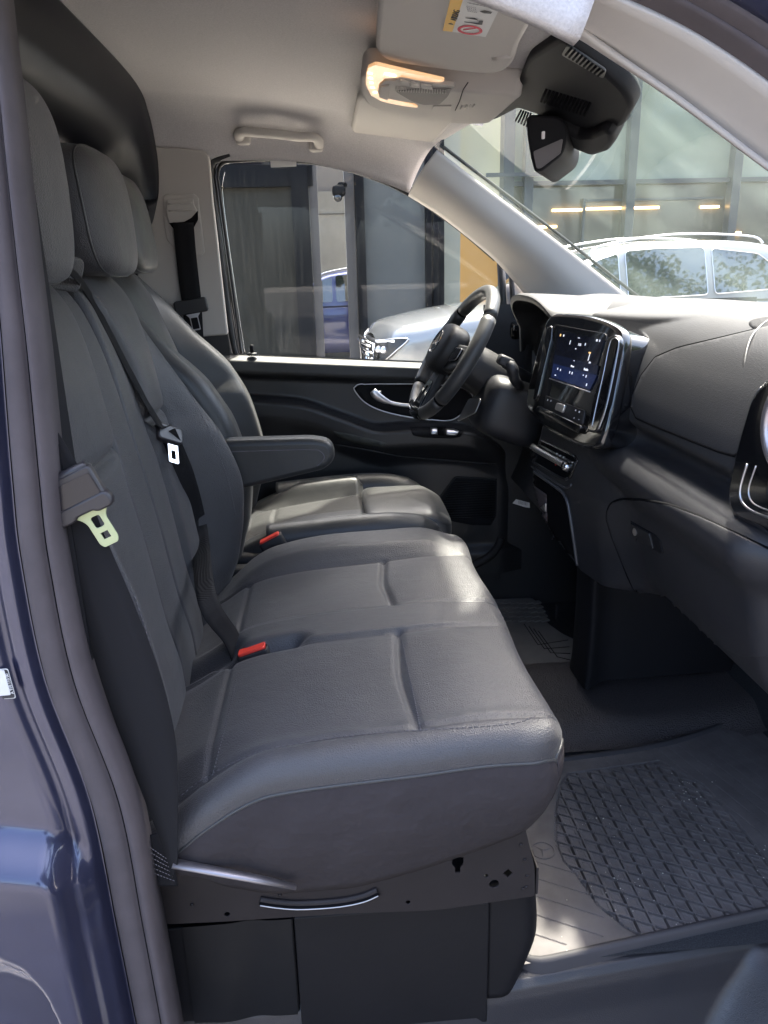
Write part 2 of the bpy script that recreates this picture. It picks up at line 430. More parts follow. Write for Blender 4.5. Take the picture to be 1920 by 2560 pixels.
# far A pillar trim ------------------------------------------------------
def pillar(sg, up, lo, name, matl):
    U = catmull(up, 12); Lw = catmull(lo, 12); m = min(len(U), len(Lw)); V = []; nb = 14
    for i in range(m):
        for k in range(nb):
            t = k/(nb-1); p = U[i].lerp(Lw[i], t); bulge = math.sin(math.pi*t)
            V.append(Vector((p.x-.012*bulge, sg*(abs(p.y)-.03*bulge+.012*(1-bulge)), p.z-.004*bulge)))
    F = [(i*nb+k, i*nb+k+1, (i+1)*nb+k+1, (i+1)*nb+k) for i in range(m-1) for k in range(nb-1)]
    o = mk(name, V, F, matl, van); solid(o, .006, 0); return o
far_up = [at(1093, 374, Y=.72), at(1180, 440, Y=.72), at(1308, 536, Y=.72), at(1450, 645, Y=.72), at(1584, 750, Y=.72), at(1640, 792, Y=.72)]
far_lo = [at(1022, 487, Y=.81), at(1095, 533, Y=.81), at(1170, 590, Y=.81), at(1238, 648, Y=.81), at(1285, 700, Y=.80), at(1360, 790, Y=.78)]
ap_far = pillar(1, far_up, far_lo, 'a_pillar_trim', M_TRIM)
nr_up = [at(1425, 66, Y=-.715), at(1540, 150, Y=-.715), at(1700, 262, Y=-.715), at(1920, 428, Y=-.715), at(2150, 600, Y=-.715), at(2450, 845, Y=-.715), at(2700, 1060, Y=-.715)]
nr_lo = [at(1497, -12, Y=-.775), at(1640, 50, Y=-.775), at(1770, 120, Y=-.775), at(1925, 228, Y=-.775), at(2150, 410, Y=-.775), at(2450, 680, Y=-.775), at(2700, 930, Y=-.775)]
ap_near = pillar(-1, nr_up, nr_lo, 'a_pillar_trim', M_TRIM)
bv_apn = bvh_of(ap_near); bv_apf = bvh_of(ap_far)
# near door aperture: dark seal, rubber lobe, outer painted pillar
def ribbon_yz(name, px_a, px_b, Ya, Yb, matl, bul=.0, parent=van):
    A = catmull([at(u, v, Y=Ya) for u, v in px_a], 10); B = catmull([at(u, v, Y=Yb) for u, v in px_b], 10); m = min(len(A), len(B)); V = []; nb = 10
    for i in range(m):
        for k in range(nb):
            t = k/(nb-1); p = A[i].lerp(B[i], t); V.append(p+Vector((0, -bul*math.sin(math.pi*t), bul*.3*math.sin(math.pi*t))))
    F = [(i*nb+k, i*nb+k+1, (i+1)*nb+k+1, (i+1)*nb+k) for i in range(m-1) for k in range(nb-1)]
    o = mk(name, V, F, matl, parent); solid(o, .004, 0); return o
ribbon_yz('door_seal', [(1400, -70), (1500, -14), (1640, 46), (1770, 118), (1925, 226), (2150, 408), (2450, 678), (2700, 928)], [(1560, -90), (1640, -40), (1700, 0), (1810, 62), (1930, 140), (2150, 300), (2450, 560), (2700, 810)], -.776, -.80, M_RUBBER, .016)
ribbon_yz('door_seal', [(1560, -90), (1640, -40), (1690, -6), (1810, 60), (1930, 138), (2150, 298), (2450, 558), (2700, 808)], [(1640, -120), (1720, -60), (1800, -10), (1870, 32), (1940, 78), (2150, 230), (2450, 480), (2700, 730)], -.802, -.815, M_RUBBER, .010)
ribbon_yz('painted_pillar', [(1640, -120), (1720, -60), (1800, -10), (1870, 32), (1940, 78), (2150, 230), (2450, 480), (2700, 730)], [(1760, -200), (1840, -140), (1930, -80), (2010, -30), (2080, 10), (2300, 150), (2600, 400), (2850, 640)], -.818, -.85, M_PAINT, .012)
MPD = frame((.98, -.88, 0), (.34, -.94, 0), (0, 0, 1))
pdoor = plate('passenger_door', MPD, rpoly([(.02, -.45), (1.02, -.45), (1.05, .0), (1.04, .78), (.02, .80)], .06, 4), .09, M_PAINT, van, bevel=.02)
plate('window_frame', MPD, rpoly([(.04, .79), (1.04, .78), (1.0, 1.36), (.62, 1.38), (.04, .92)], .04, 4), .05, M_PAINT, pdoor, [rpoly([(.10, .82), (.98, .82), (.94, 1.31), (.64, 1.33), (.10, .92)], .04, 4)], bevel=.006)
plate('window', MPD, rpoly([(.10, .82), (.98, .82), (.94, 1.31), (.64, 1.33), (.10, .92)], .04, 4), .004, M_WINDOW, pdoor)
plate('trim_panel', MPD, rpoly([(.05, -.38), (.99, -.38), (1.0, .0), (1.0, .74), (.05, .76)], .06, 4), .03, M_PLASTIC, pdoor, bevel=.01, z=.058)
# windshield ---------------------------------------------------------------
def windf(a, b):
    y = -.74+1.48*b; k = 1-(abs(y)/.74)**2
    x = lerp(.50, 1.24, a)+.14*k
    return Vector((x, y, 1.378-.72*(lerp(.50, 1.24, a)-.546)+.012*k*math.sin(math.pi*a)))
V, F = grid(windf, 30, 30); wind = mk('windshield', V, F, M_WIND, van)
bv_wind = bvh_of(wind)
mb = MB()   # black edge bead of the glass along the far pillar and header
mb.tube([p+Vector((.012, -.004, .010)) for p in catmull(far_up, 10)], .005, 6)
mb.obj('glass_bead', M_RUBBERD, van)
# scuttle / base of windscreen outside
mk('bonnet', *grid(lambda a, b: Vector((1.25+.75*a, -.85+1.7*b, .90-.22*a-.08*abs(2*b-1)**3)), 10, 16), M_PAINT, van)

# bulkhead behind the seats ----------------------------------------------------
V, F = grid(lambda a, b: Vector((-.46, -.86+1.72*a, -.2+1.78*b)), 4, 4); mk('bulkhead_panel', V, F, M_BLACK, van)
def arch(off, y0=.768, zt=1.548):
    pts = []
    top = zt-off; side = y0-off*.95
    pts = [(-side, 1.0), (-side, 1.2), (-side, top-.16), (-side+.05, top-.05), (-side+.18, top-.005), (0, top+.004), (side-.20, top-.005), (side-.06, top-.055), (side-.005, top-.14), (side-.012, top-.21), (side-.07, top-.28), (side-.20, top-.31)]
    return catmull([Vector((p[0], p[1], 0)) for p in pts], 8)
prof = [(0.0, -.36), (.004, -.285), (.012, -.268), (.022, -.262), (.07, -.268), (.11, -.278), (.145, -.292), (.165, -.32), (.185, -.345), (.21, -.40)]
rings = []
for off, xx in prof:
    rings.append([Vector((xx, p.x, p.y)) for p in arch(off)])
mb = MB(); mb.rings(rings, closed_v=False, caps=False); bulk = mb.obj('bulkhead_frame', M_BULK, van)

# far B pillar -----------------------------------------------------------------
BP_Y = .80
o_ = [at(u, v, Y=BP_Y) for u, v in [(350, 372), (455, 376), (519, 384), (528, 500), (540, 600), (553, 720), (566, 832), (510, 836), (430, 836), (350, 836)]]
V2 = rpoly([(p.x, p.z) for p in o_], [.002, .002, .02, .01, .01, .01, .004, .004, .002, .002], 5)
MBP = frame((0, BP_Y, 0), (1, 0, 0), (0, 0, 1))      # local x=X, y=Z, z=-Y (towards camera)
bpil = plate('b_pillar_trim', MBP, V2, .02, M_TRIM, van, bevel=.006)
bv_bp = bvh_of(bpil)
patch('belt_cover', bv_bp, [(408, 492), (418, 486), (485, 484), (496, 494), (512, 630), (505, 640), (470, 640), (440, 626), (418, 600), (410, 560)], M_TRIM, bpil, 0, .004, 8, bevel=.0015)
sc_ = patch('belt_slot_cover', bv_bp, [(418, 500), (484, 497), (486, 512), (495, 530), (492, 560), (478, 572), (440, 572), (424, 560), (416, 530)], M_TRIM, bpil, .004, .006, 6, bevel=.002)
patch('belt_slot', bv_bp, [(424, 558), (462, 555), (480, 545), (496, 527), (497, 550), (486, 570), (478, 576), (438, 576)], M_GAP, bpil, .0105, .001, 5)
mb = MB()
for (u0, v0, u1, v1) in [(422, 511, 484, 509), (424, 528, 486, 526)]:
    D = drape(bv_bp, [(u0, v0), (u1, v1)], 5, .011, False); mb.tube([d[0] for d in D], .0025, 6)
mb.obj('slot_ridge', M_TRIM, sc_)
# dark lower pillar + far side inner wall
lo_ = [at(u, v, Y=.815) for u, v in [(330, 380), (505, 400), (570, 835), (590, 1020), (600, 1200), (330, 1250)]]
plate('b_pillar_lower', frame((0, .815, 0), (1, 0, 0), (0, 0, 1)), [(p.x, p.z) for p in lo_], .012, M_PLASTIC, van)
# body-side door seal around the far aperture + blue painted flange
sealpx = [(618, 1010), (592, 900), (578, 830), (560, 700), (545, 590), (532, 490), (526, 440), (530, 410), (545, 398), (575, 388)]
mb = MB(); P = catmull([at(u, v, Y=.822) for u, v in sealpx], 6); mb.tube(P, .010, 8); mb.obj('door_seal', M_RUBBERD, van)
fl = [at(u, v, Y=.86) for u, v in [(545, 520), (562, 640), (577, 740), (592, 850), (600, 900)]]
mb = MB(); mb.tube(catmull(fl, 6), .008, 8); mb.obj('painted_flange', M_PAINT, van)

# near B pillar: paint + double rubber seal -------------------------------------
SP = [(-160, -70), (-32, -200+60), (-20, 60), (2, 250), (20, 420), (42, 640), (60, 868), (90, 1200), (113, 1400), (175, 1700), (286, 2000), (345, 2300), (400, 2560), (420, 2700)]
SP = [(-38, -60), (-20, 100), (-2, 260), (12, 405), (36, 640), (60, 868), (90, 1200), (113, 1400), (175, 1700), (286, 2000), (345, 2300), (394, 2560), (420, 2700)]
PS = catmull([at(u, v, Y=-.815) for u, v in SP], 8)
def seal_w(z): return cinterp([(-.1, .058), (.3, .058), (.65, .053), (.9, .046), (1.1, .036), (1.3, .03)], z)
rings = []
for i, p in enumerate(PS):
    t = (PS[min(len(PS)-1, i+1)]-PS[max(0, i-1)]).normalized(); sd = Vector((-t.z, 0, t.x)); sd = sd if sd.x > 0 else -sd
    wd = seal_w(p.z); ring = []
    for k in range(25):
        s = -1+2*k/24
        if s < .30: q = (s+.35)/.65; h = .015*math.sqrt(max(0, 1-q*q))
        else: q = (s-.65)/.35; h = .019*math.sqrt(max(0, 1-q*q))
        ring.append(p+sd*(s*wd/2)+Vector((0, -h-.001, 0)))
    ring += [p+sd*(wd/2)+Vector((0, .03, 0)), p-sd*(wd/2)+Vector((0, .03, 0))]
    rings.append(ring)
mb = MB(); mb.rings(rings); seal = mb.obj('door_seal', M_RUBBER, van)
mb = MB()
cre = []
for i, p in enumerate(PS):
    t = (PS[min(len(PS)-1, i+1)]-PS[max(0, i-1)]).normalized(); sd = Vector((-t.z, 0, t.x)); sd = sd if sd.x > 0 else -sd
    cre.append(p+sd*(.30*seal_w(p.z)/2)+Vector((0, -.0060, 0)))
mb.tube(cre, .0024, 6); mb.obj('seal_crease', M_GAP, seal)
SX = sorted([(p.z, p.x) for p in PS])
def seal_x(z): return interp(SX, z)
shelf = [(-.60, .365), (-.30, .362), (-.25, .356), (-.20, .345), (-.156, .303), (-.136, .262), (-.12, .2), (-.11, .1)]
recess = [(-.6, .20), (-.278, .188), (-.245, .165), (-.222, .12), (-.206, .04), (-.195, -.06), (-.185, -.2), (-.15, -.6)]
def paintf(a, b):
    z = -.25+1.75*b; xr = seal_x(z)-seal_w(z)/2-.004; d = .55*a**1.6; x = xr-d
    y = -.812
    y -= .012*sm(.0, .012, d)                    # flange step
    y += .006*gs(d-.030, .004)                    # groove beside the flange
    y -= .010*sm(.03, .05, d)
    zs = interp(shelf, x); y -= .050*sm(.012, -.045, z-zs)*sm(.0, .05, d)
    zr = interp(recess, x); y += .034*sm(.02, -.06, z-zr)
    y += .004*gs(math.hypot(x+.158, (z-.22)*.5), .012)
    return Vector((x, y, z))
V, F = grid(paintf, 90, 260); paint = mk('painted_pillar', V, F, M_PAINT, van); bv_paint = bvh_of(paint)
# inner side of near pillar
mb = MB(); mb.box((-.30, -.775, .62), (.36, .05, 1.6)); mb.obj('b_pillar_lower', M_BLACK, van, False)

# ================================================================== DOUBLE PASSENGER SEAT
bench = thing('double_seat', 'wide two-person front seat in black leather with fabric skirt and perforated steel side plate', 'car seat', (.2, -.33, -.1))
YN, YF, XF, XR = -.748, .078, .482, -.13
def bench_top(x, y):
    z = cinterp([(-.14, .285), (-.06, .325), (0, .362), (.06, .380), (.15, .392), (.30, .402), (.42, .411), (.52, .408)], x)
    # far bolster of the middle place
    z += .034*sm(-.055, .0, y)*cinterp([(-.14, -.3), (-.05, .1), (.05, .75), (.20, 1), (.40, .75), (.50, .05), (.55, 0)], x)
    # near edge drops behind
    z += .006*sm(-.70, -.745, y)*sm(.0, .1, x) - .030*sm(-.66, -.75, y)*sm(.10, -.06, x)
    # centre band between the places, slightly proud
    z += .010*sm(-.43, -.415, y)*sm(-.295, -.31, y)*sm(.5, .3, x)
    # puffed panels
    for a, b in ((-.735, -.425), (-.305, -.055)):
        if a < y < b:
            q = (y-a)/(b-a); e = (4*q*(1-q))**.45
            for x0, x1, h in ((-.005, .305, .0045), (.305, .51, .0075)):
                if x0 < x < x1: p = (x-x0)/(x1-x0); z += h*e*(4*p*(1-p))**.45
    for a, b in ((-.735, -.42), (-.31, -.05)):
        for yy in (a, b): z -= .006*gs(y-yy, .005)
        if a < y < b:
            for xx, dd in ((.305+.005*math.cos((y-a)/(b-a)*6.28), .008), (.0, .007)): z -= dd*gs(x-xx, .006)
    # buckle slot between the places
    dx = max(0, abs(x-.055)-.055); z -= .035*gs(math.hypot(dx*.6, y+.405), .014)
    z -= .03*sm(.03, -.01, x)*gs(y+.375, .03)
    return z
def roll(e, r):
    if e <= 0: return 0, 0
    if e < r*math.pi/2: return r*math.sin(e/r), r*(1-math.cos(e/r))
    return r, r+e-r*math.pi/2
RX, RY = .036, .036; EX = RX*math.pi/2+.006; EY = RY*math.pi/2+.012; RC = .06
NX, NY = 150, 190
def bench_pt(a, b):
    sx = lerp(XR, XF+EX, a); sy = lerp(YN-EY, YF+EY*1.3, b)
    ox, dx = roll(sx-XF, RX); x = min(sx, XF)+ox
    yi = min(max(sy, YN), YF)
    oy, dy = roll(max(YN-sy, sy-YF), RY); y = yi + (oy if sy > YF else -oy if sy < YN else 0)
    z = bench_top(min(sx, XF), yi)-dx-dy
    if dx+dy > 0:                                    # keep the corner drop sensible
        z = bench_top(min(sx, XF), yi)-max(dx, dy)-.35*min(dx, dy)
    # round the front corners in plan
    cx = XF+RX-RC
    for sg, ye in ((-1, YN-RY), (1, YF+RY)):
        cy = ye-sg*RC
        if x > cx and (y-cy)*sg > 0:
            u_ = (x-cx)/RC; v_ = (y-cy)*sg/RC
            x = cx+RC*u_*math.sqrt(max(0, 1-v_*v_/2)); y = cy+sg*RC*v_*math.sqrt(max(0, 1-u_*u_/2))
    # front edge bows slightly forward at the middle of each place
    return Vector((x+.010*sm(.3, .55, x)*math.cos((y+.33)/.42*math.pi)**2-.004, y, z))
V, F = grid(bench_pt, NX, NY); cush = mk('seat_cushion', V, F, M_LEATHER, bench); bv_c = bvh_of(cush)
edge = [Vector(V[i*NY]) for i in range(NX)] + [Vector(V[(NX-1)*NY+j]) for j in range(1, NY)] + [Vector(V[i*NY+NY-1]) for i in range(NX-2, -1, -1)]
mb = MB(); mb.tube([e+Vector((0, 0, -.001)) for e in edge], .0026, 6); mb.obj('piping', M_LEATHER2, cush)
# fabric skirt below the leather
def skirt_bot(x, y):
    zb = cinterp([(-.13, .20), (-.06, .195), (.0, .165), (.088, .143), (.18, .142), (.275, .158), (.40, .195), (.51, .238), (.56, .262)], x)
    return lerp(zb, .27, sm(-.74, -.66, y))
rings = []
for i, e in enumerate(edge):
    ctr = Vector((.25, -.335, e.z)); inw = (ctr-e); inw.z = 0; inw.normalize()
    zb = skirt_bot(e.x, e.y); ring = []
    for k in range(13):
        t = k/12; z = lerp(e.z+.001, zb, t)
        bl = .010*math.sin(math.pi*t**.8)+.0025*math.sin(e.x*46+t*5)*math.sin(math.pi*t)*sm(.35, .0, e.x)
        q = e-inw*bl+inw*.030*t*t; ring.append(Vector((q.x-.012*t*t*(1 if e.x > .5 else 0), q.y, z)))
    rings.append(ring+[ring[-1]+inw*.03+Vector((0, 0, .004))])
mb = MB(); mb.rings(rings, closed_v=False, caps=False); skirt = mb.obj('seat_skirt', M_SKIRT, bench); bv_s = bvh_of(skirt)
# stitch lines
stitches('stitching', bv_c, [(452, 1990), (520, 1940), (640, 1883), (760, 1856), (900, 1836), (1050, 1826), (1200, 1817), (1290, 1808), (1340, 1790)], M_STITCH, cush)
stitches('stitching', bv_c, [(1005, 1600), (1015, 1650), (1030, 1720), (1045, 1790), (1052, 1825)], M_STITCH, cush, .004, .003)
stitches('stitching', bv_c, [(590, 1700), (575, 1770), (550, 1870), (530, 1945)], M_STITCH, cush, .004, .003)
stitches('stitching', bv_s, [(450, 2075), (520, 2022), (640, 1968), (780, 1942), (950, 1925), (1150, 1915), (1300, 1898), (1370, 1870)], M_STITCH, skirt, .004, .003)

def make_back(name, parent, y0, y1, zb, zt, xc, bl, bf, dep, seams0, matl, xoff=0, hseam=.765, shoulder=.10, flare=.05, rin=(.042, .042)):
    yc, W0 = (y0+y1)/2, (y1-y0)/2
    NZ, NF = 100, 110; V = []
    for i in range(NZ):
        f = i/(NZ-1)
        R = shoulder
        zlin = zb+(zt-zb)*f
        # shoulder: z runs to zt; width and depth close over R
        if zlin > zt-R: q = (zlin-(zt-R))/R; kw = (1-q**2.6)**(1/2.6) if q < 1 else 0; kd = (1-q**2.2)**(1/2.2) if q < 1 else 0
        else: kw = kd = 1
        fl_ = flare*sm(.82, 1.03, zlin)-.012*sm(.75, .70, zlin); seams = (seams0[0]-fl_, seams0[1]+fl_)
        W = W0*(.66+.34*kw)*(1 if f > .02 else .98) * lerp(1, .94, sm(.75, 1.05, zlin))
        if kw == 0: W = W0*.62
        for k in range(NF):
            s = -1+2*k/(NF-1); y = yc+W*s; d_edge = W*(1-abs(s))
            ys = s*W0
            b = (bl(zlin)*sm(seams[0]+.01, seams[0]-.075, ys) if s < 0 else bf(zlin)*sm(seams[1]-.01, seams[1]+.075, ys))
            x = xc(zlin)+xoff+b
            re = rin[0] if s < 0 else rin[1]
            if d_edge < re: x -= (re-math.sqrt(max(0, re*re-(re-d_edge)**2)))*1.25
            inside_ = seams[0] < ys < seams[1]
            if inside_:
                q = (ys-seams[0])/(seams[1]-seams[0]); e = (4*q*(1-q))**.4
                x += .010*e
                if zlin < hseam: p = (hseam-zlin)/(hseam-zb); x += .006*e*(4*p*(1-p))**.4 if 0 < p < 1 else 0
                else: p = (zlin-hseam)/(zt-hseam); x += .016*e*max(0, 4*p*(1-p))**.4
                hz = hseam+.022*(abs(2*q-1))**6
                x -= .019*gs(zlin-hz, .009)
            for sx in seams: x -= .012*gs(ys-sx, .007)*sm(zt-.01, zt-.08, zlin)
            x -= dep*.55*(1-kd)
            V.append(Vector((x, y, zlin)))
        for k in range(8):
            s = 1-2*(k+.5)/8; y = yc+W*.97*s; V.append(Vector((xc(zlin)+xoff-dep-.03+dep*.45*(1-kd)-.02*(1-s*s), y, zlin)))
    n = NF+8
    F = [(i*n+k, i*n+(k+1) % n, (i+1)*n+(k+1) % n, (i+1)*n+k) for i in range(NZ-1) for k in range(n)]
    F.append(tuple((NZ-1)*n+k for k in range(n)))
    return mk(name, V, F, matl, parent)
xcb = lambda z: cinterp([(.25, -.098), (.35, -.103), (.45, -.122), (.6, -.142), (.77, -.172), (.92, -.205), (1.05, -.250), (1.12, -.28)], z)
bolO = lambda z: cinterp([(.25, .015), (.30, .03), (.38, .062), (.48, .082), (.60, .080), (.72, .066), (.82, .045), (.92, .02), (1.0, .005), (1.1, 0)], z)
bolM = lambda z: cinterp([(.25, .01), (.32, .035), (.40, .075), (.48, .105), (.58, .122), (.68, .105), (.78, .062), (.88, .024), (.96, .004), (1.1, 0)], z)
bolI = lambda z: cinterp([(.25, .006), (.35, .007), (.7, .005), (.9, .010), (1.0, .012), (1.1, 0)], z)
back_n = make_back('backrest', bench, -.748, -.285, .27, 1.075, xcb, bolO, bolI, .10, (-.152, .128), M_LEATHER, rin=(.042, .009))
back_m = make_back('backrest', bench, -.285, .115, .27, 1.075, xcb, bolI, bolM, .10, (-.068, .094), M_LEATHER, rin=(.009, .042))
bv_bn, bv_bm = bvh_of(back_n), bvh_of(back_m)
stitches('stitching', bv_bn, [(335, 1490), (365, 1580), (395, 1680), (420, 1770), (440, 1850)], M_STITCH, back_n, .006, .003)
stitches('stitching', bv_bm, [(455, 950), (500, 1030), (540, 1120), (570, 1200), (590, 1290)], M_STITCH, back_m, .004, .003)

def headrest(name, parent, c, ax, tilt, matl, post=True):
    def shp(p):
        q = Vector(p)
        q.x += .016*(1-(q.y/ax[1])**2)*(1 if q.x > 0 else -.3)
        q.y *= 1-.10*sm(0, -ax[2], q.z)
        q.x -= .12*q.z+.10*max(0, q.z)**2/ax[2]
        return q
    M = Matrix.Rotation(rad(-tilt), 3, 'Y')
    V, F = superell(c, ax, (.42, .48), 64, 44, M, shp); o = mk(name, V, F, matl, parent)
    # seam round the front pad
    mb = MB(); pts = []
    for k in range(60):
        th = 2*math.pi*k/60; sg = lambda x, p: math.copysign(abs(x)**p, x)
        p = Vector((ax[0]*.56, ax[1]*.985*sg(math.cos(th), .45), ax[2]*.985*sg(math.sin(th), .45))); pts.append(M @ shp(p)+Vector(c))
    mb.tube(pts, .0022, 6, True); mb.obj('seam', M_LEATHER2, o)
    if post:
        for dy in (-.075, .075):
            mb = MB(); mb.tube([Vector((c[0]-.045, c[1]+dy, c[2]-.06)), Vector((c[0]-.040, c[1]+dy, c[2]-.19))], .0065, 10); mb.obj('headrest_post', M_CHROME, parent)
            mb = MB(); mb.tube([Vector((c[0]-.040, c[1]+dy, c[2]-.162)), Vector((c[0]-.040, c[1]+dy, c[2]-.148))], .013, 12); mb.obj('post_collar', M_PLASTIC, parent)
    return o
headrest('headrest', bench, (-.244, -.535, 1.182), (.066, .137, .136), -7, M_LEATHER)
headrest('headrest', bench, (-.253, -.092, 1.164), (.064, .135, .114), -4, M_LEATHER)

# steel side plate with punched holes, recliner rail, trim rod
PLY = -.752
MP = frame((0, PLY, 0), (1, 0, 0), (0, 0, 1))
def pl(u, v, Y=PLY): p = at(u, v, Y=Y); return Vector((p.x, p.z))
def pcirc(u, v, r, n=18): c = pl(u, v); return circle(r, n, (c.x, c.y))
out = rpoly([pl(380, 2150), pl(700, 2150), pl(1000, 2100), pl(1306, 2045), pl(1335, 2165), pl(1337, 2238), pl(1170, 2262), pl(1090, 2274), pl(900, 2280), pl(740, 2290), pl(560, 2302), pl(380, 2310)], [.002, .02, .02, .003, .004, .006, .02, .03, .03, .03, .03, .002], 4)
key = [pl(*q) for q in [(1130, 2144), (1134, 2141), (1156, 2141), (1160, 2144), (1159, 2159), (1152, 2167), (1151, 2181), (1137, 2181), (1136, 2167), (1129, 2160)]]
dia = [pl(*q) for q in [(1270, 2170), (1283, 2181), (1269, 2193), (1256, 2182)]]
plt_ = plate('side_plate', MP, out, .003, M_BRACKET, bench, [key, dia, pcirc(1235, 2208, .0082, 24), pcirc(1215, 2188, .0038), pcirc(1020, 2254, .0042), pcirc(568, 2284, .0048)], bevel=.0006)
mb = MB()
for u, v in [(1290, 2075), (1303, 2112), (1312, 2150), (1318, 2190), (1316, 2218), (1308, 2222), (700, 2238), (480, 2262)]:
    mb = MB(); c = at(u, v, Y=PLY-.002); mb.tube([c, c+Vector((0, -.0016, 0))], [.0035, .0022], 8); mb.obj('spot_weld', M_BRACKET, plt_)
# folded front flange of the plate
mb = MB(); a, b = at(1337, 2170, Y=PLY), at(1337, 2236, Y=PLY); mb.box(((a.x+b.x)/2+.004, PLY+.02, (a.z+b.z)/2), (.004, .04, (a.z-b.z))); bev(mb.obj('plate_flange', M_BRACKET, bench, False), .001)
# raised rail
rail = [at(u, v, Y=PLY-.003) for u, v in [(650, 2252), (690, 2258), (740, 2262), (800, 2260), (860, 2254), (910, 2243), (945, 2228)]]
mb = MB(); mb.tube(catmull(rail, 8), .0085, 10, flat=.55, up=(0, -1, 0)); ro = mb.obj('seat_rail', M_BRACKET, bench)
mb = MB(); mb.tube(catmull([p+Vector((0, -.0045, 0)) for p in rail], 8), .0022, 6); mb.obj('rail_groove', M_GAP, ro)
mb = MB(); mb.tube(catmull([p+Vector((0, -.0035, -.0055)) for p in rail], 8), .0012, 6); mb.obj('rail_lip', M_SATIN, ro)
# trim rod
mb = MB(); mb.tube([at(432, 2158, Y=-.800), at(640, 2197, Y=-.796), at(738, 2217, Y=-.782)], [.0088, .0080, .0060], 12, flat=.6, up=(0, 0, 1)); mb.obj('trim_rod', mat('rod_metal', (.30, .28, .29), .45, metal=.9), bench)
# behind the plate: dark mechanism + base box
mb = MB(); mb.box((.16, -.60, .20), (.58, .24, .16)); mb.obj('seat_frame', M_BLACK, bench, False)
bx = MB()
def boxpanel(x0, v0, x1, v1, Y, name, sides=.5):
    a, b = at(900, v0, Y=Y), at(900, v1, Y=Y)
    mb = MB(); mb.box(((x0+x1)/2, Y+sides/2, (a.z+b.z)/2), (x1-x0, sides, abs(a.z-b.z))); return bev(mb.obj(name, M_BOX, bench, False), .003, 3)
boxpanel(.1048, 2282, .4185, 2585, -.735, 'seat_box', sides=.70)
boxpanel(-.11, 2285, .1030, 2530, -.727, 'seat_box', sides=.65)
# rounded front end of the box
def endf(a, b):
    z = lerp(.115, -.135, b); bulge = cinterp([(0, -.018), (.25, .002), (.5, .006), (.8, -.012), (1, -.03)], b)
    x0 = .4190; L = .080+bulge; r = .03
    t = a*(L+.25)
    if t < L-r: return Vector((x0+t, -.728, z))
    q = (t-(L-r))/r
    if q < math.pi/2: return Vector((x0+L-r+r*math.sin(q), -.728+r*(1-math.cos(q)), z))
    return Vector((x0+L, -.728+r+(t-(L-r)-r*math.pi/2), z))
V, F = grid(endf, 60, 24); e_ = mk('box_end', V, F, M_BOX, bench); solid(e_, .004, 0)
# crumpled cover inside the rear foot space
V, F = grid(lambda a, b: Vector((-.07+.17*a, -.7325-.003*gs(a-.30-.25*b, .16)*sm(1, .2, b)+.004*gs(a-.62, .14), -.13+.20*b)), 40, 30)
mk('seat_cover', V, F, mat('creased_cover', (.006, .006, .007), .42, spec=.3, bump=[('noise', 5, .15, .02)]), bench)

# ================================================================== DRIVER SEAT
drv = thing('driver_seat', 'black leather driver seat behind the steering wheel with folded-down armrest and thigh extension', 'car seat', (.2, .45, -.1))
xcd = lambda z: cinterp([(.25, -.085), (.4, -.105), (.6, -.16), (.8, -.225), (.95, -.285), (1.05, -.325), (1.1, -.35)], z)
bD = lambda z: cinterp([(.25, .02), (.35, .05), (.45, .095), (.57, .135), (.68, .142), (.78, .125), (.88, .07), (.96, .035), (1.02, .01), (1.1, 0)], z)
back_d = make_back('backrest', drv, .185, .715, .27, 1.075, xcd, bD, bD, .10, (-.115, .115), M_LEATHER2, 0, .74, .12)
headrest('headrest', drv, (-.324, .45, 1.172), (.060, .135, .120), 0, M_LEATHER2)
def dcush(a, b):
    y0, y1 = .215, .685; s = 2*b-1; y = (y0+y1)/2+s*(y1-y0)/2; x = -.12+.41*a
    z = cinterp([(-.12, .30), (-.02, .345), (.1, .365), (.2, .378), (.29, .388)], x)
    eb = sm(.50, .72, abs(s)); z += .048*eb*cinterp([(-.12, 0), (0, .5), (.1, 1), (.25, .9), (.3, .7)], x)
    z -= .006*gs(abs(s)-.50, .03)
    if abs(s) < .5: z += .008*(1-(abs(s)/.5)**4)
    z -= .05*max(0, (abs(s)-.88)/.12)**2; z -= .02*sm(.27, .29, x)
    z -= .006*gs(x-.02, .006)*(1 if abs(s) < .5 else 0)
    return Vector((x, y, z))
V, F = grid(dcush, 80, 90); dcu = mk('seat_cushion', V, F, M_LEATHER2, drv); solid(dcu, .09, -1)
# bolster arms that run forward beside the extension
for sg in (-1, 1):
    mb = MB(); yb = .45+sg*.212
    mb.tube(catmull([(.02, yb, .365), (.15, yb, .375), (.27, yb, .382), (.36, yb-sg*.004, .380), (.43, yb-sg*.012, .365), (.465, yb-sg*.022, .335)], 8), [.045]*32+[.042]*4+[.036]*5, 14, flat=1.0, up=(0, 0, 1))
    mb.obj('cushion_bolster', M_LEATHER2, drv)
def thighf(p):
    q = Vector(p); q.z += -.030*sm(.05, .13, q.x)-.012*(abs(q.y)/.17)**3; return q
V, F = superell((.405, .45, .375), (.122, .165, .036), (.30, .28), 60, 24, None, thighf); mk('thigh_extension', V, F, M_LEATHER2, drv)
V, F = superell((.17, .45, .27), (.32, .25, .075), (.25, .25), 32, 16); mk('seat_base', V, F, M_PLASTIC, drv)
mb = MB(); mb.box((.15, .45, .06), (.42, .42, .36)); bev(mb.obj('seat_box', M_BOX, drv, False), .02, 3)
mb = MB(); mb.box((.415, .225, .30), (.03, .012, .07)); bev(mb.obj('release_lever', M_PLASTIC, drv, False), .003)
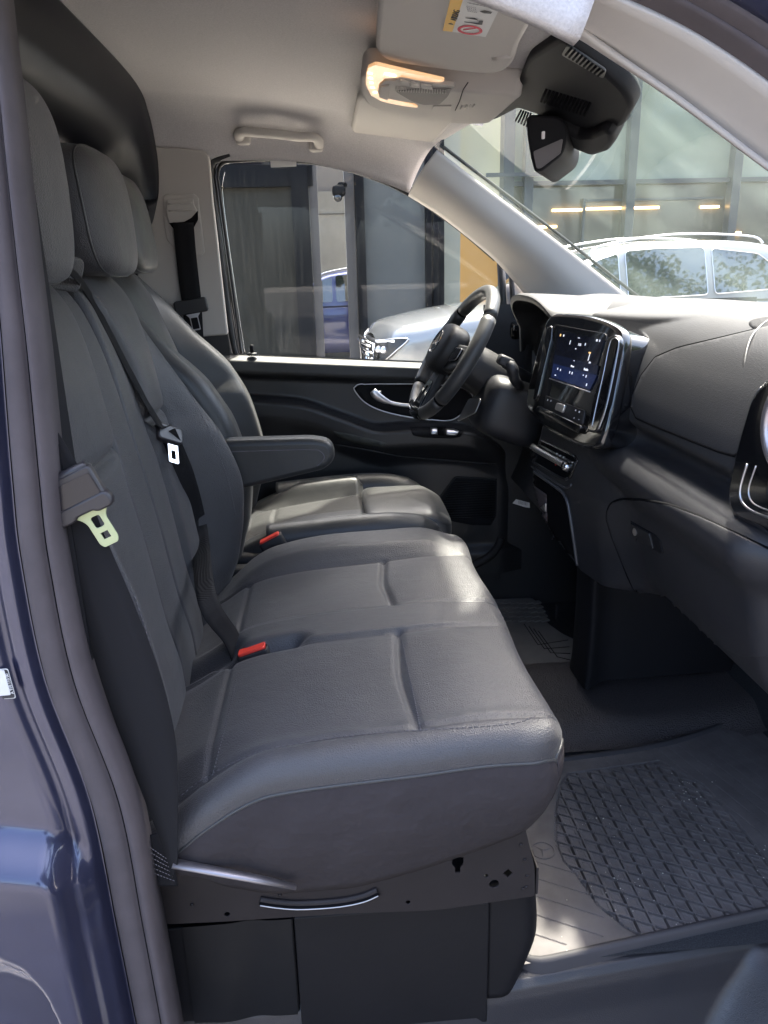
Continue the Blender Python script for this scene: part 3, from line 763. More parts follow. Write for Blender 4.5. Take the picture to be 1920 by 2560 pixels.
# armrest
arm = rpoly([(-.12, .575), (-.10, .645), (.0, .644), (.15, .642), (.188, .634), (.193, .607), (.172, .588), (.08, .570), (-.06, .542)], [.02, .02, .05, .03, .022, .02, .04, .05, .02], 6)
a_ = plate('armrest', frame((0, .178, 0), (1, 0, 0), (0, 0, 1)), arm, .062, M_LEATHER2, drv, bevel=.014)
seam_ = [(-.09, .632), (.05, .631), (.145, .629), (.172, .622), (.178, .604), (.160, .586)]
mb = MB(); mb.tube(catmull([Vector((p[0], .1466, p[1])) for p in seam_], 8), .0014, 5); mb.obj('piping', M_STITCH, a_)
# console between the driver seat and double seat
mb = MB(); mb.box((.10, .165, .30), (.36, .05, .05)); bev(mb.obj('side_valance', M_PLASTIC, drv, False), .012, 3)

# ================================================================== BUCKLES AND BELTS
def buckle(u, v, Y, lab, slope=-.42, yaw=.0):
    p = at(u, v, Y=Y); t = thing('belt_buckle', lab, 'buckle', tuple(p), 'red release belt buckles between the seats')
    M = Matrix.Translation(p) @ Matrix.Rotation(yaw, 4, 'Z') @ Matrix.Rotation(-slope, 4, 'Y')
    def pc(nm, w_, h_, d_, z, matl, r):
        me = curve_mesh([rrect(w_, h_, r)], d_, min(.002, d_*.3)); me.transform(M @ Matrix.Translation((0, 0, z))); return mkm(nm, me, matl, t, True, None, 35)
    pc('housing', .058, .030, .05, -.03, M_PLASTIC, .006); pc('release_button', .050, .020, .006, -.003, M_RED, .004)
    return t
_b = hit(bv_c, 628, 1624)[0]; buckle(628, 1620, _b.y-.004, 'red seat belt buckle sunk in the slot between the two cushions of the wide seat', .30)
buckle(672, 1342, .145, 'red seat belt buckle standing beside the driver seat cushion', .45)

def strap(name, path, sides, wd, matl, parent, th=.0016):
    V = []; n = len(path)
    for p, s in zip(path, sides):
        s = Vector(s).normalized()
        V += [Vector(p)-s*wd/2, Vector(p)-s*wd*.25, Vector(p), Vector(p)+s*wd*.25, Vector(p)+s*wd/2]
    F = [(i*5+k, i*5+k+1, i*5+k+6, i*5+k+5) for i in range(n-1) for k in range(4)]
    return solid(mk(name, V, F, matl, parent), th, 0)
def strap_px(name, L, R_, Y, matl, parent, seg=8):
    A = catmull([at(u, v, Y=(Y if not isinstance(Y, list) else Y[i])) for i, (u, v) in enumerate(L)], seg)
    B = catmull([at(u, v, Y=(Y if not isinstance(Y, list) else Y[i])) for i, (u, v) in enumerate(R_)], seg)
    V = []
    for a, b in zip(A, B): V += [a, a.lerp(b, .33), a.lerp(b, .67), b]
    F = [(i*4+k, i*4+k+1, i*4+k+5, i*4+k+4) for i in range(len(A)-1) for k in range(3)]
    return solid(mk(name, V, F, matl, parent), .0016, 0)
# near belt
nb = thing('seat_belt', 'black webbing seat belt with metal tongue tinted with a green reflection hanging by the open doorway', 'seat belt', (-.1, -.76, .5))
YB = -.797
strap_px('webbing', [(20, 890), (60, 990), (105, 1090), (135, 1180)], [(60, 890), (110, 1020), (160, 1105), (200, 1172)], YB, M_BELT, nb)
strap_px('webbing', [(140, 1310), (160, 1370), (212, 1560), (262, 1730), (335, 1930), (408, 2120), (430, 2195)], [(232, 1262), (262, 1340), (335, 1510), (402, 1690), (440, 1860), (445, 2020), (444, 2160)], [YB, YB, YB, YB, YB, YB-.004, YB-.008], M_BELT, nb)
strap_px('anchor_loop', [(366, 2090), (372, 2150), (382, 2215)], [(400, 2080), (432, 2150), (445, 2215)], YB+.004, M_BLACK, nb)
rows = MB()
for k in range(6):
    a, b = at(374+k*2, 2118+k*13, Y=YB-.003), at(418+k*4, 2148+k*11, Y=YB-.003)
    for q in range(7): rows.tube([a.lerp(b, (q+.1)/7), a.lerp(b, (q+.75)/7)], .0006, 4)
rows.obj('stitching', M_STITCH, nb)
pz = at(60, 890, Y=YB)
ML = frame(at(184, 1229, Y=YB-.008), at(262, 1190, Y=YB-.008)-at(132, 1253, Y=YB-.008), (0, 0, 1)) @ Matrix.Diagonal((.87, .75, 1, 1))
hw = (at(262, 1190, Y=YB)-at(118, 1258, Y=YB)).length/2
sl_ = plate('slider', ML, rrect(hw*2*.93, .052, .004), .014, M_BELTK, nb, bevel=.003)
mb = MB(); y_ = .0285; mb.tube([ML @ Vector((-hw*.97, y_, 0)), ML @ Vector((0, y_, 0)), ML @ Vector((hw*.88, y_, 0))], .0062, 10); mb.obj('slider_bar', M_BELTK, nb)
low = rpoly([(-hw*1.02, -.021), (hw*.98, -.021), (hw*1.03, -.030), (hw*.98, -.040), (hw*.5, -.0405), (hw*.36, -.035), (-hw*.36, -.035), (-hw*.5, -.0405), (-hw*.98, -.040), (-hw*1.04, -.03)], .004, 4)
plate('slider_foot', ML, low, .017, M_BELTK, nb, bevel=.004, z=.001)
plate('slider_recess', ML, rrect(hw*1.8, .036, .003), .002, mat('slider_gloss', (.016, .014, .017), .22), nb, z=.0075)
tw = .0140
tong = rpoly([(-.030, -.036), (-.019, -.047), (-tw, -.057), (-tw, -.095), (-tw+.004, -.102), (tw-.004, -.102), (tw, -.095), (tw, -.057), (.019, -.047), (.030, -.036)], [.001, .006, .006, .004, .002, .002, .004, .006, .006, .001], 4)
def shl(P, dx): return [Vector((p[0]+dx, p[1])) for p in P]
DX = .006
plate('tongue', ML, shl(tong, DX), .0024, M_TONGUE, nb, [shl(rpoly([(-.0075, -.049), (.0075, -.049), (.0075, -.070), (-.0075, -.070)], .005), DX), shl([Vector((-.0062, -.078)), Vector((.0062, -.078)), Vector((.0062, -.091)), Vector((-.0062, -.091))], DX)], bevel=.0006, z=-.001)

# middle belt
mbt = thing('seat_belt', 'thin black seat belt running diagonally down the middle backrest to the red buckle slot', 'seat belt', (-.1, -.3, .7))
pts = [((152, 672), -.315, .0), ((180, 712), -.315, 0), ((235, 800), -.318, 0), ((300, 915), -.32, 0), ((352, 1005), -.322, 0), ((396, 1085), -.325, 0)]
D = []
def onback(u, v, lift=.020):
    h = hit(bv_bm, u, v) or hit(bv_bn, u, v); return h[0]+h[1]*lift
mid = [onback(u, v, .024) for u, v in [(212, 735), (255, 804), (287, 864), (321, 930), (376, 1036), (398, 1074)]]
top = [Vector((-.275, -.30, 1.078)), at(176, 678, X=-.205)]
P = catmull(top+mid, 8)
strap('webbing', P, [((p-CAM).normalized()*.97+Vector((.2, .15, .10))) for p in P], .044, M_BELT, mbt)
low = [onback(u, v, .010) for u, v in [(400, 1085), (450, 1200), (495, 1330)]]+[Vector((-.05, -.345, .46)), Vector((-.01, -.35, .375)), Vector((0, -.352, .32))]
P = catmull(low, 8)
strap('webbing', P, [Vector((.95, .25, .35)).lerp(Vector((.35, .9, .0)), min(1, i/len(P)*1.15)) for i in range(len(P))], .047, M_BELT, mbt)
c = onback(405, 1090, .014)
MK = frame(c, Vector((.55, .62, -.38)), Vector((-.35, .2, .9)))
plate('slider', MK, rrect(.058, .030, .008), .016, M_BELTK, mbt, bevel=.004)
plate('tongue', MK, rpoly([(-.004, -.014), (.022, -.014), (.022, -.062), (-.004, -.062)], .004), .002, M_CHROME, mbt, [rpoly([(.003, -.034), (.015, -.034), (.015, -.054), (.003, -.054)], .002)], z=.0)
# belt guide loop at the shoulder
plate('belt_guide', frame(Vector((-.235, -.322, 1.055)), (.35, .9, -.1), (.3, 0, .9)), rrect(.075, .05, .012), .012, M_LEATHER, mbt, [rrect(.055, .012, .004)], bevel=.004)

# driver belt
dbt = thing('seat_belt', 'black seat belt with slider and tongue hanging on the far grey door pillar', 'seat belt', (-.2, .77, .9))
strap_px('webbing', [(432, 556), (440, 640), (449, 720), (455, 760), (462, 830), (470, 930)], [(484, 556), (491, 640), (500, 720), (504, 760), (508, 830), (514, 930)], .768, M_BELT, dbt)
p = at(478, 766, Y=.762); MD = frame(p, at(514, 760, Y=.762)-at(444, 772, Y=.762), (0, 0, 1))
plate('slider', MD, rrect(.092, .036, .006), .02, M_PLASTIC, dbt, bevel=.004)
plate('tongue', MD, rpoly([(-.026, -.017), (-.012, -.032), (-.012, -.072), (.014, -.072), (.014, -.032), (.028, -.017)], .004), .002, M_SATIN, dbt, [rpoly([(-.0095, -.034), (.0115, -.034), (.0115, -.068), (-.0095, -.068)], .003)], z=.004)

# ================================================================== DASHBOARD
dash = thing('dashboard', 'black grained vinyl dashboard with gloss black centre stack, air vents and glovebox', 'dashboard', (.9, 0, .4))
DS = [(1.30, .935), (1.15, .952), (1.02, .961), (.93, .953), (.872, .918), (.835, .865), (.812, .80), (.804, .755), (.808, .738), (.836, .714), (.826, .698), (.786, .682), (.764, .655), (.772, .622), (.800, .585), (.812, .53), (.830, .46), (.858, .405), (.90, .375), (1.0, .36), (1.2, .36)]
DSC = catmull([Vector((p[0], 0, p[1])) for p in DS], 9)
def stack_left(z): return cinterp([(.34, -.10), (.37, -.02), (.41, .085), (.46, .145), (.52, .172), (.58, .165), (.66, .15), (1, .145)], z)
def dashf(i, b):
    p = DSC[i]; y = -.80+1.60*b; x, z = p.x, p.z
    if i >= 27:                                       # rear face: centre stack bulges towards the cabin
        plane = interp([(.33, .745), (.36, .736), (.45, .722), (.56, .716), (.66, .726), (.70, .745), (.93, .835)], z)+.212*(.11-y)*.95
        k = sm(-.30, -.15, y)*sm(stack_left(z)+.010, stack_left(z)-.010, y)*sm(.955, .93, z)
        k *= sm(.330, .352, z)
        k2 = k*(1-.0*gs(z-.716, .02))
        x = lerp(x, min(x, plane), k2)
    if y > .16 and i >= 27: x = lerp(x, max(x, .84), sm(.15, .20, y))
    # ends curve away at the doors
    x += .05*sm(.70, .80, abs(y))
    z -= .03*sm(.60, .80, abs(y))*sm(.9, .95, z)
    # windscreen-side curvature
    if i < 20: x -= .10*(abs(y)/.8)**2*(1-i/20)
    # soft raised area over the centre
    z += .006*gs(y, .16)*sm(30, 20, i)
    return Vector((x, y, z))
ND = len(DSC); NYD = 260
V = [dashf(i, j/(NYD-1)) for i in range(ND) for j in range(NYD)]
F = [(i*NYD+j, i*NYD+j+1, (i+1)*NYD+j+1, (i+1)*NYD+j) for i in range(ND-1) for j in range(NYD-1)]
top = mk('dash_pad', V, F, M_DASH, dash); bv_d = bvh_of(top)
top.data.materials.append(M_DASHLOW)
for b_ in (0, 1):
    E_ = [dashf(i, b_)+Vector((0, .002 if b_ == 0 else -.002, 0)) for i in range(ND)]; mk('end_cap', E_, [tuple(range(ND))], M_DASHLOW, dash, False)
for pl_ in top.data.polygons:
    if pl_.vertices[0]//NYD > 74: pl_.material_index = 1
# airbag cover
ab = [(1885, 826), (1800, 846), (1715, 865), (1690, 872), (1640, 893), (1605, 938), (1582, 990), (1579, 1018), (1592, 1045), (1650, 1070), (1720, 1098), (1800, 1129), (1838, 1139), (1860, 1126), (1880, 1080), (1900, 1010), (1935, 930), (1960, 840), (1930, 815)]
ac = patch('airbag_cover', bv_d, ab, M_DASH, dash, 0, .0025, 9, bevel=.0012)
drape_tube('cover_seam', bv_d, ab[:14], .0027, M_GAP, ac, .0006, False)
# glovebox lid and latch
gb = [(1519, 1300), (1520, 1278), (1532, 1257), (1560, 1248), (1610, 1250), (1680, 1265), (1760, 1297), (1840, 1335), (1930, 1378), (1960, 1480), (1960, 1640), (1860, 1640), (1740, 1585), (1640, 1530), (1585, 1470), (1555, 1400), (1535, 1350)]
gl_ = patch('glovebox_lid', bv_d, gb, M_DASHLOW, dash, 0, .004, 10, bevel=.0015)
drape_tube('lid_seam', bv_d, gb[:9], .0030, M_GAP, gl_, .0008)
drape_tube('lid_seam', bv_d, [gb[0], gb[16], gb[15], gb[14], gb[13]], .0028, M_GAP, gl_, .0008)
bv_g = bvh_of(gl_)
lt = patch('latch', bv_g, [(1577, 1302), (1640, 1337), (1652, 1352), (1660, 1382), (1655, 1385), (1590, 1350), (1584, 1335)], M_BLACK, gl_, 0, .001, 6)
patch('latch_handle', bv_g, [(1580, 1307), (1628, 1332), (1638, 1372), (1592, 1348)], M_PLASTIC, lt, .001, .004, 6, bevel=.001)
ck = hit(bv_g, 1594, 1328)
plate('lock_barrel', frame(ck[0]+ck[1]*.006, Vector((.1, -1, 0)), (0, 0, 1)), circle(.008), .002, M_SATIN, lt)
# oval defroster grille on top
ov = [at(1872, 808, Z=.955), at(1905, 795, Z=.957), at(1990, 790, Z=.957), at(2010, 812, Z=.952), at(1960, 832, Z=.952), at(1895, 826, Z=.955)]
def hover(p): # drop point on the dash from above
    l, n, i, t = bv_d.ray_cast(Vector((p.x, p.y, 2)), Vector((0, 0, -1))); return l
mb = MB(); mb.tube(catmull([hover(p)+Vector((0, 0, .001)) for p in ov], 8, True), .0025, 6, True); mb.obj('grille_ring', M_PLASTIC, dash)
patch('defrost_grille', bv_d, [(1872, 808), (1905, 795), (1990, 790), (2010, 812), (1960, 832), (1895, 826)], M_BLACK, dash, 0, .001, 8, True)

# centre stack: gloss bezel ---------------------------------------------------------
A = rad(12)
BX = Vector((math.sin(A), -math.cos(A), 0)); BY = Vector((.255*math.cos(A), .255*math.sin(A), 1)).normalized()
def stackpx(u, v, off=0):
    o = Vector((.735, .115, .92)); n = BX.cross(BY).normalized(); return on_plane(u, v, o-n*0+n*off, n)
BO = stackpx(1438, 938); MBZ = frame(BO, BX, BY)           # local z points to the cabin
MBI = MBZ.inverted()
def loc2(u, v, off=0): p = MBI @ on_plane(u, v, BO+MBZ.col[2].to_3d()*off, MBZ.col[2].to_3d()); return Vector((p.x, p.y))
zc_ = MBZ.col[2].to_3d()
if zc_.dot(CAM-BO) < 0: raise RuntimeError('bezel faces away')
outl = [loc2(*q) for q in [(1378, 808), (1400, 795), (1470, 800), (1535, 822), (1556, 852), (1547, 930), (1528, 1030), (1512, 1090), (1494, 1112), (1440, 1098), (1375, 1062), (1338, 1030), (1327, 1000), (1342, 930), (1360, 860)]]
outl = [p.to_2d() for p in catmull([Vector((p.x, p.y, 0)) for p in outl], 6, True)]
stk = plate('centre_bezel', MBZ, outl, .030, M_PIANO, dash, bevel=.010, z=-.005)
# housing block behind the bezel, reaching back into the dash
cxy = sum(outl, Vector((0, 0)))/len(outl)
back = [cxy+(p-cxy)*1.0 for p in outl]
R0 = [MBZ @ Vector((p.x, p.y, -.012)) for p in outl]; R1 = [MBZ @ Vector((cxy.x+(p.x-cxy.x)*1.02, cxy.y+(p.y-cxy.y)*1.02, -.05)) for p in outl]; R2 = [MBZ @ Vector((cxy.x+(p.x-cxy.x)*1.02+.01, cxy.y+(p.y-cxy.y)*.99+.018, -.16)) for p in outl]
mb = MB(); mb.rings([R0, R1, R2], caps=False); mb.obj('bezel_housing', M_PIANO, stk)
# recessed inner face, screen, button bars
inner = [loc2(*q, .010) for q in [(1390, 812), (1520, 836), (1505, 960), (1478, 1075), (1460, 1082), (1345, 1032), (1352, 980)]]
plate('inner_face', MBZ, rpoly(inner, .012, 5), .004, M_PIANO, stk, bevel=.001, z=.0105)
scr = [loc2(*q, .014) for q in [(1398, 826), (1511, 851), (1474, 977), (1375, 944)]]
sc_ = plate('screen', MBZ, rpoly(scr, .003, 3), .003, M_SCREEN, stk, z=.0135)
plate('screen_glow', MBZ, rpoly([loc2(*q, .0155) for q in [(1383, 908), (1492, 938), (1475, 974), (1378, 943)]], .002, 3), .0004, mat('screen_blue', (.004, .006, .02), .08, emit=((.02, .035, .12), .05)), sc_, z=.0153)
plate('screen_glow', MBZ, rpoly([loc2(*q, .0155) for q in [(1387, 886), (1496, 914), (1492, 937), (1383, 907)]], .002, 3), .0004, mat('screen_dim_blue', (.004, .005, .012), .08, emit=((.02, .03, .08), .02)), sc_, z=.0153)
def bar(name, q, r, th, matl, par, z): return plate(name, MBZ, rpoly([loc2(*k, .014) for k in q], r, 5), th, matl, par, bevel=th*.3, z=z)
bar('side_rail', [(1372, 822), (1380, 818), (1378, 850), (1345, 990), (1337, 1000)], .006, .014, M_PIANO, stk, .012)
bar('side_rail', [(1524, 850), (1545, 842), (1550, 858), (1520, 1010), (1496, 1078), (1476, 1074), (1490, 1010)], .008, .016, M_PIANO, stk, .013)
cr = [MBZ @ Vector((*loc2(u, v, .021), .0215)) for u, v in [(1480, 1068), (1492, 1010), (1510, 930), (1524, 862), (1534, 846), (1544, 848), (1547, 862), (1536, 930), (1516, 1020), (1498, 1072)]]
mb = MB(); mb.tube(catmull(cr, 6), .0011, 6); mb.obj('rail_trim', M_SATIN, stk)
bar('button_panel', [(1365, 990), (1462, 1028), (1456, 1060), (1360, 1018)], .003, .004, M_PLASTIC, stk, .0135)
bar('volume_key', [(1398, 1010), (1416, 1016), (1411, 1030), (1394, 1023)], .002, .008, M_SATIN, stk, .017)
bar('ledge', [(1347, 1026), (1352, 1018), (1458, 1068), (1450, 1080)], .003, .010, M_PIANO, stk, .017)
mb = MB(); mb.tube([MBZ @ Vector((*loc2(u, v, .016), .016)) for u, v in [(1374, 946), (1420, 962), (1475, 980)]], .0013, 5); mb.obj('screen_trim', M_SATIN, stk)
for (u, v, wd, hg, mt) in [(1402, 838, 5, 7, M_ICONO), (1410, 839, 5, 6, M_ICON), (1448, 845, 9, 2, M_ICON), (1493, 851, 7, 6, M_ICON), (1500, 852, 3, 6, M_ICON), (1426, 856, 2, 12, M_ICON), (1464, 861, 3, 7, M_ICON), (1440, 872, 5, 3, M_ICON), (1475, 882, 10, 4, M_ICONO), (1473, 893, 2, 20, M_ICON), (1436, 902, 5, 2, M_ICON), (1395, 922, 3, 6, M_ICON), (1402, 925, 3, 6, M_ICON), (1425, 931, 3, 7, M_ICON), (1431, 933, 4, 7, M_ICON), (1459, 938, 4, 3, M_ICON), (1466, 941, 3, 7, M_ICON), (1389, 938, 6, 3, M_ICON), (1467, 962, 4, 7, M_ICON), (1370, 1000, 3, 5, M_INKW), (1378, 1002, 3, 5, M_INKW), (1440, 1026, 5, 4, M_INKW), (1449, 1030, 6, 5, M_INKW), (1436, 1045, 3, 4, M_INKW), (1448, 1049, 4, 2, M_INKW)]:
    c = loc2(u, v, .015); s_ = .00075
    plate('screen_icon', MBZ, [Vector((c.x+dx*wd*s_/2, c.y+dy*hg*s_/2)) for dx, dy in ((-1, -1), (1, -1), (1, 1), (-1, 1))], .0006, mt, sc_, z=.0158)
MT = MBZ.copy()
def tx(u, v, s, z, body, matl, par):
    c = loc2(u, v, .015); text('lettering', MBZ @ Matrix.Translation((c.x, c.y, z)), body, s, matl, par)
tx(1450, 862, .0075, .016, '7:55', M_ICON, sc_); tx(1466, 924, .0075, .016, 'Radio', M_ICON, sc_); tx(1432, 916, .006, .016, 'Menu', M_ICON, sc_); tx(1475, 907, .0055, .016, 'FM', M_ICON, sc_)

# climate strip -----------------------------------------------------------------------
clim = [(1322, 1098), (1336, 1090), (1440, 1138), (1446, 1152), (1428, 1196), (1412, 1202), (1318, 1152), (1310, 1138)]
drape_tube('panel_lip', bv_d, [(1306, 1122), (1307, 1145), (1322, 1160), (1400, 1212), (1420, 1219), (1432, 1208)], .0026, M_BOXL, top, .0015)
cp = patch('climate_panel', bv_d, clim, M_PIANO, dash, 0, .002, 6)
bv_cp = bvh_of(cp)
D = [d[0] for d in drape(bv_d, [(1330, 1112), (1436, 1170)], 4, .012, False)]
if len(D) > 2:
    mb = MB(); mb.tube(D, .0075, 12); mb.obj('roller_bar', M_SATIN, cp)
    mb = MB(); mb.tube([D[0], D[2]], .0105, 14); mb.obj('temperature_knob', M_CHROME, cp)
    mb = MB(); mb.tube([D[-4], D[-1]], .0115, 14); mb.obj('temperature_knob', M_CHROME, cp)
    mb = MB()
    for k in range(3, len(D)-4, 1):
        mb.tube([D[k]+Vector((-.004, 0, .006)), D[k]+Vector((-.0072, 0, -.002))], .0014, 5)
    mb.obj('key_row', M_PIANO, cp)
drape_tube('climate_trim', bv_d, [(1340, 1094), (1442, 1143)], .0014, M_CHROME, cp, .002, False)
drape_tube('climate_ledge', bv_d, [(1316, 1128), (1322, 1146), (1408, 1196), (1424, 1192)], .003, M_DASHLOW, cp, .003)
for u, v, mt in [(1395, 1134, M_INKW), (1404, 1139, M_INKW), (1412, 1143, M_INKW), (1434, 1156, M_INKW), (1392, 1162, M_RED)]:
    h = hit(bv_d, u, v)
    if h: mb = MB(); mb.box(h[0]+h[1]*.0035, (.002, .003, .003)); mb.obj('indicator', mt, cp, False)

# open cubby under it
cub = patch('cubby_face', bv_d, [(1302, 1160), (1312, 1164), (1395, 1222), (1418, 1250), (1432, 1320), (1441, 1400), (1430, 1418), (1390, 1390), (1345, 1335), (1322, 1260)], M_GAP, dash, 0, .0015, 8)
drape_tube('cubby_rim', bv_d, [(1300, 1158), (1318, 1166), (1390, 1216), (1412, 1236), (1424, 1270), (1436, 1350), (1446, 1420)], .0042, M_BOXL, cub, .002)
drape_tube('cubby_rim', bv_d, [(1318, 1200), (1326, 1270), (1340, 1330), (1378, 1384), (1432, 1420)], .0030, M_BOXL, cub, .002)
patch('cubby_recess', bv_d, [(1320, 1202), (1368, 1236), (1370, 1312), (1332, 1278)], mat('cubby_lining', (.055, .043, .045), .7), cub, .001, .0012, 6)
drape_tube('cubby_shelf', bv_d, [(1332, 1280), (1350, 1300), (1371, 1318)], .0022, M_SATIN, cub, .002)
patch('plug', bv_d, [(1357, 1268), (1370, 1257), (1370, 1280), (1364, 1276)], M_SATIN, cub, .003, .004, 4)
def wire(px, r, matl, lift): return [d[0] for d in drape(bv_d, px, 4, lift)]
cab = thing('charging_cable', 'small looped charging cable lying in the open cubby of the centre stack', 'cable', tuple(at(1380, 1350, X=.70)))
mb = MB()
for px in ([(1361, 1322), (1361, 1338), (1352, 1334)], [(1362, 1340), (1366, 1352), (1378, 1358), (1386, 1350), (1394, 1338)], [(1376, 1348), (1374, 1356), (1380, 1362), (1388, 1356)]):
    P = wire(px, .001, None, .010)
    if len(P) > 1: mb.tube(P, .0016, 6)
mb.obj('cord', M_BELTK, cab)
tg = thing('barcode_tag', 'small white barcode tag sticking out beside the centre stack cubby', 'tag', tuple(at(1300, 1258, X=.74)))
tc_ = [at(*q, X=.745) for q in [(1281, 1258), (1290, 1248), (1324, 1257), (1325, 1270), (1312, 1268)]]
mk('card', tc_, [(0, 1, 2, 3, 4)], M_WHITE, tg, False); 
mb = MB()
for k in range(7):
    a = at(1297+k*3.4, 1255+k*.8, X=.7435); mb.box(a, (.0006, .0016+.0012*(k % 2), .010))
mb.obj('barcode', M_INK, tg, False)

# lower tunnel block
mb = MB()
tb = [(.850, .02), (.845, .16), (1.30, .17), (1.30, -.14), (.95, -.12)]
V = []
for z, k in ((.42, 1.0), (.15, .98), (.0, .99), (-.045, 1.01)):
    V.append([Vector((1.07+(x-1.07)*k, .16+(y-.16)*k, z)) for x, y in rpoly([(.848, .06), (.842, .25), (1.32, .26), (1.32, .13), (.90, .115)], [.05, .08, .02, .05, .05], 6)])
mb.rings(V); tun = mb.obj('tunnel_block', M_BLACK, dash, True, None, 50)
mb = MB(); a = at(1391, 1530, X=.845); mb.box(a, (.004, .014, .05)); bev(mb.obj('side_hook', M_BLACK, tun, False), .0015)

# instrument hood
def hoodf(a, b):
    ang = math.pi*a; yc = .415; wy = .235; x0 = .728
    y = yc+wy*math.copysign(abs(math.cos(ang))**.75, math.cos(ang)); zt = .835+.140*abs(math.sin(ang))**.55
    if math.sin(ang) < .05: zt = .80
    x = lerp(x0+.012*abs(math.cos(ang))+.05*(1-math.sin(ang))**2, 1.02, b)
    return Vector((x, y+(-.01*b if y < yc else .01*b), lerp(zt, zt-.012-.012*b, b) - (.0 if b > .04 else .004)))
V, F = grid(hoodf, 80, 24); hood = mk('instrument_hood', V, F, M_DASH, dash); solid(hood, .016, -1, .005)
V, F = grid(lambda a, b: Vector((.90+.04*b, .20+.43*a, .70+.25*b)), 6, 6); ins = mk('instrument_panel', V, F, M_GAP, dash)
V, F = grid(lambda a, b: Vector((.80+.06*a*0+.055*b, .172-.02*a, .72+.20*b-.02*a)), 8, 8)
# driver side vent with chrome ring
def vent(px, ringpx, Xc, hub, name, par):
    P = [at(u, v, X=Xc) for u, v in px]
    o = sum(P, Vector())/len(P)
    M = frame(o, (0, -1, 0), (0, 0, 1))
    pts = [Vector((-(p.y-o.y), p.z-o.z)) for p in P]
    v_ = plate(name, M, [q.to_2d() for q in catmull([Vector((p.x, p.y, 0)) for p in pts], 6, True)], .05, M_PIANO, par, bevel=.012, z=-.012)
    if ringpx:
        c, r = at(*ringpx[:2], X=Xc-.014), ringpx[2]
        mb = MB(); mb.tube([c+Vector((0, r*math.cos(t*math.pi/16), r*math.sin(t*math.pi/16))) for t in range(32)], .0045, 8, True); mb.obj('vent_ring', M_CHROME, v_)
        plate('vent_cup', frame(c+Vector((.004, 0, 0)), (0, -1, 0), (0, 0, 1)), circle(r), .004, M_GAP, v_)
        mb = MB()
        for k in range(6):
            an = k*math.pi/3; mb.tube([c+Vector((-.001, .012*math.cos(an), .012*math.sin(an))), c+Vector((.002, r*.95*math.cos(an), r*.95*math.sin(an)))], .0022, 5)
        mb.obj('vent_blade', M_SATIN, v_)
        mb = MB(); mb.tube([c+Vector((-.006, 0, 0)), c+Vector((.004, 0, 0))], .012, 14); mb.obj('vent_knob', M_CHROME, v_)
    return v_
vent([(1228, 880), (1240, 830), (1258, 808), (1284, 812), (1278, 860), (1260, 905), (1238, 915)], (1243, 862, .052), .80, None, 'air_vent', dash)
vb = vent([(1846, 1240), (1856, 1170), (1885, 1060), (1915, 985), (1990, 940), (2080, 1000), (2080, 1250), (2000, 1330), (1900, 1300), (1858, 1278)], None, .80, None, 'air_vent', dash)
c = at(1984, 1072, X=.776); r_ = .058
mb = MB(); mb.tube([c+Vector((0, r_*math.cos(t*math.pi/20), r_*math.sin(t*math.pi/20))) for t in range(40)], .009, 10, True); mb.obj('vent_ring', mat('ring_metal', (.42, .38, .39), .38, metal=.9), vb)
plate('vent_cup', frame(c+Vector((.008, 0, 0)), (0, -1, 0), (0, 0, 1)), circle(.06), .004, M_GAP, vb)
mb = MB(); mb.tube(catmull([at(u, v, X=.767) for u, v in [(1868, 1160), (1852, 1215), (1853, 1250), (1872, 1272), (1905, 1288), (1960, 1305)]], 6), .0018, 6); mb.obj('vent_trim', M_SATIN, vb)
mb = MB(); mb.tube(catmull([at(u, v, X=.767) for u, v in [(1890, 1165), (1872, 1220), (1878, 1252), (1905, 1270), (1960, 1288)]], 6), .0012, 6); mb.obj('vent_trim', M_SATIN, vb)

# ================================================================== STEERING WHEEL
sw = thing('steering_wheel', 'black leather three-spoke steering wheel with round star badge in front of the driver seat', 'steering wheel', (.54, .43, .82))
TL = rad(32); RZ = Matrix.Rotation(rad(3.5), 3, 'Z'); WN = RZ @ Vector((-math.cos(TL), 0, math.sin(TL))); WUP = RZ @ Vector((math.sin(TL), 0, math.cos(TL))); WC = Vector((.541, .43, .818)); MW = frame(WC, RZ @ Vector((0, -1, 0)), WUP)   # local z -> driver
assert MW.col[2].to_3d().dot(WN) > .9
RW = .192
def rimseg(a0, a1, name, matl, r=.0165):
    mb = MB(); n = max(6, int(abs(a1-a0)/4)); pts = []; rr = []
    for k in range(n+1):
        a = rad(lerp(a0, a1, k/n)); R = RW*(1-.035*max(0, -math.sin(a))**3); pts.append(MW @ Vector((R*math.cos(a), R*math.sin(a), 0)))
    mb.tube(pts, r, 16); return mb.obj(name, matl, sw)
for a0, a1, r in ((-38, 38, .0200), (40, 140, .0186), (142, 218, .0200), (220, 320, .0186)): rimseg(a0+.6, a1-.6, 'rim', M_LEATHER2, r)
for a in (39, 141, 219, 321): rimseg(a-.7, a+.7, 'rim_seam', M_GAP, .0180)
rimseg(248, 292, 'rim_insert', M_PIANO, .0190)
hubV, hubF = superell((0, 0, 0), (.078, .070, .038), (.55, .7), 40, 20, None, lambda p: Vector((p.x*(1-.15*max(0, -p.y)/.07), p.y, p.z)))
hub = mk('hub', [MW @ (v+Vector((0, .004, .018))) for v in hubV], hubF, M_PLASTIC, sw)
def spoke(pts, wd, th, name, matl):
    P = catmull([Vector((p[0], p[1], p[2])) for p in pts], 6); V = []
    return P
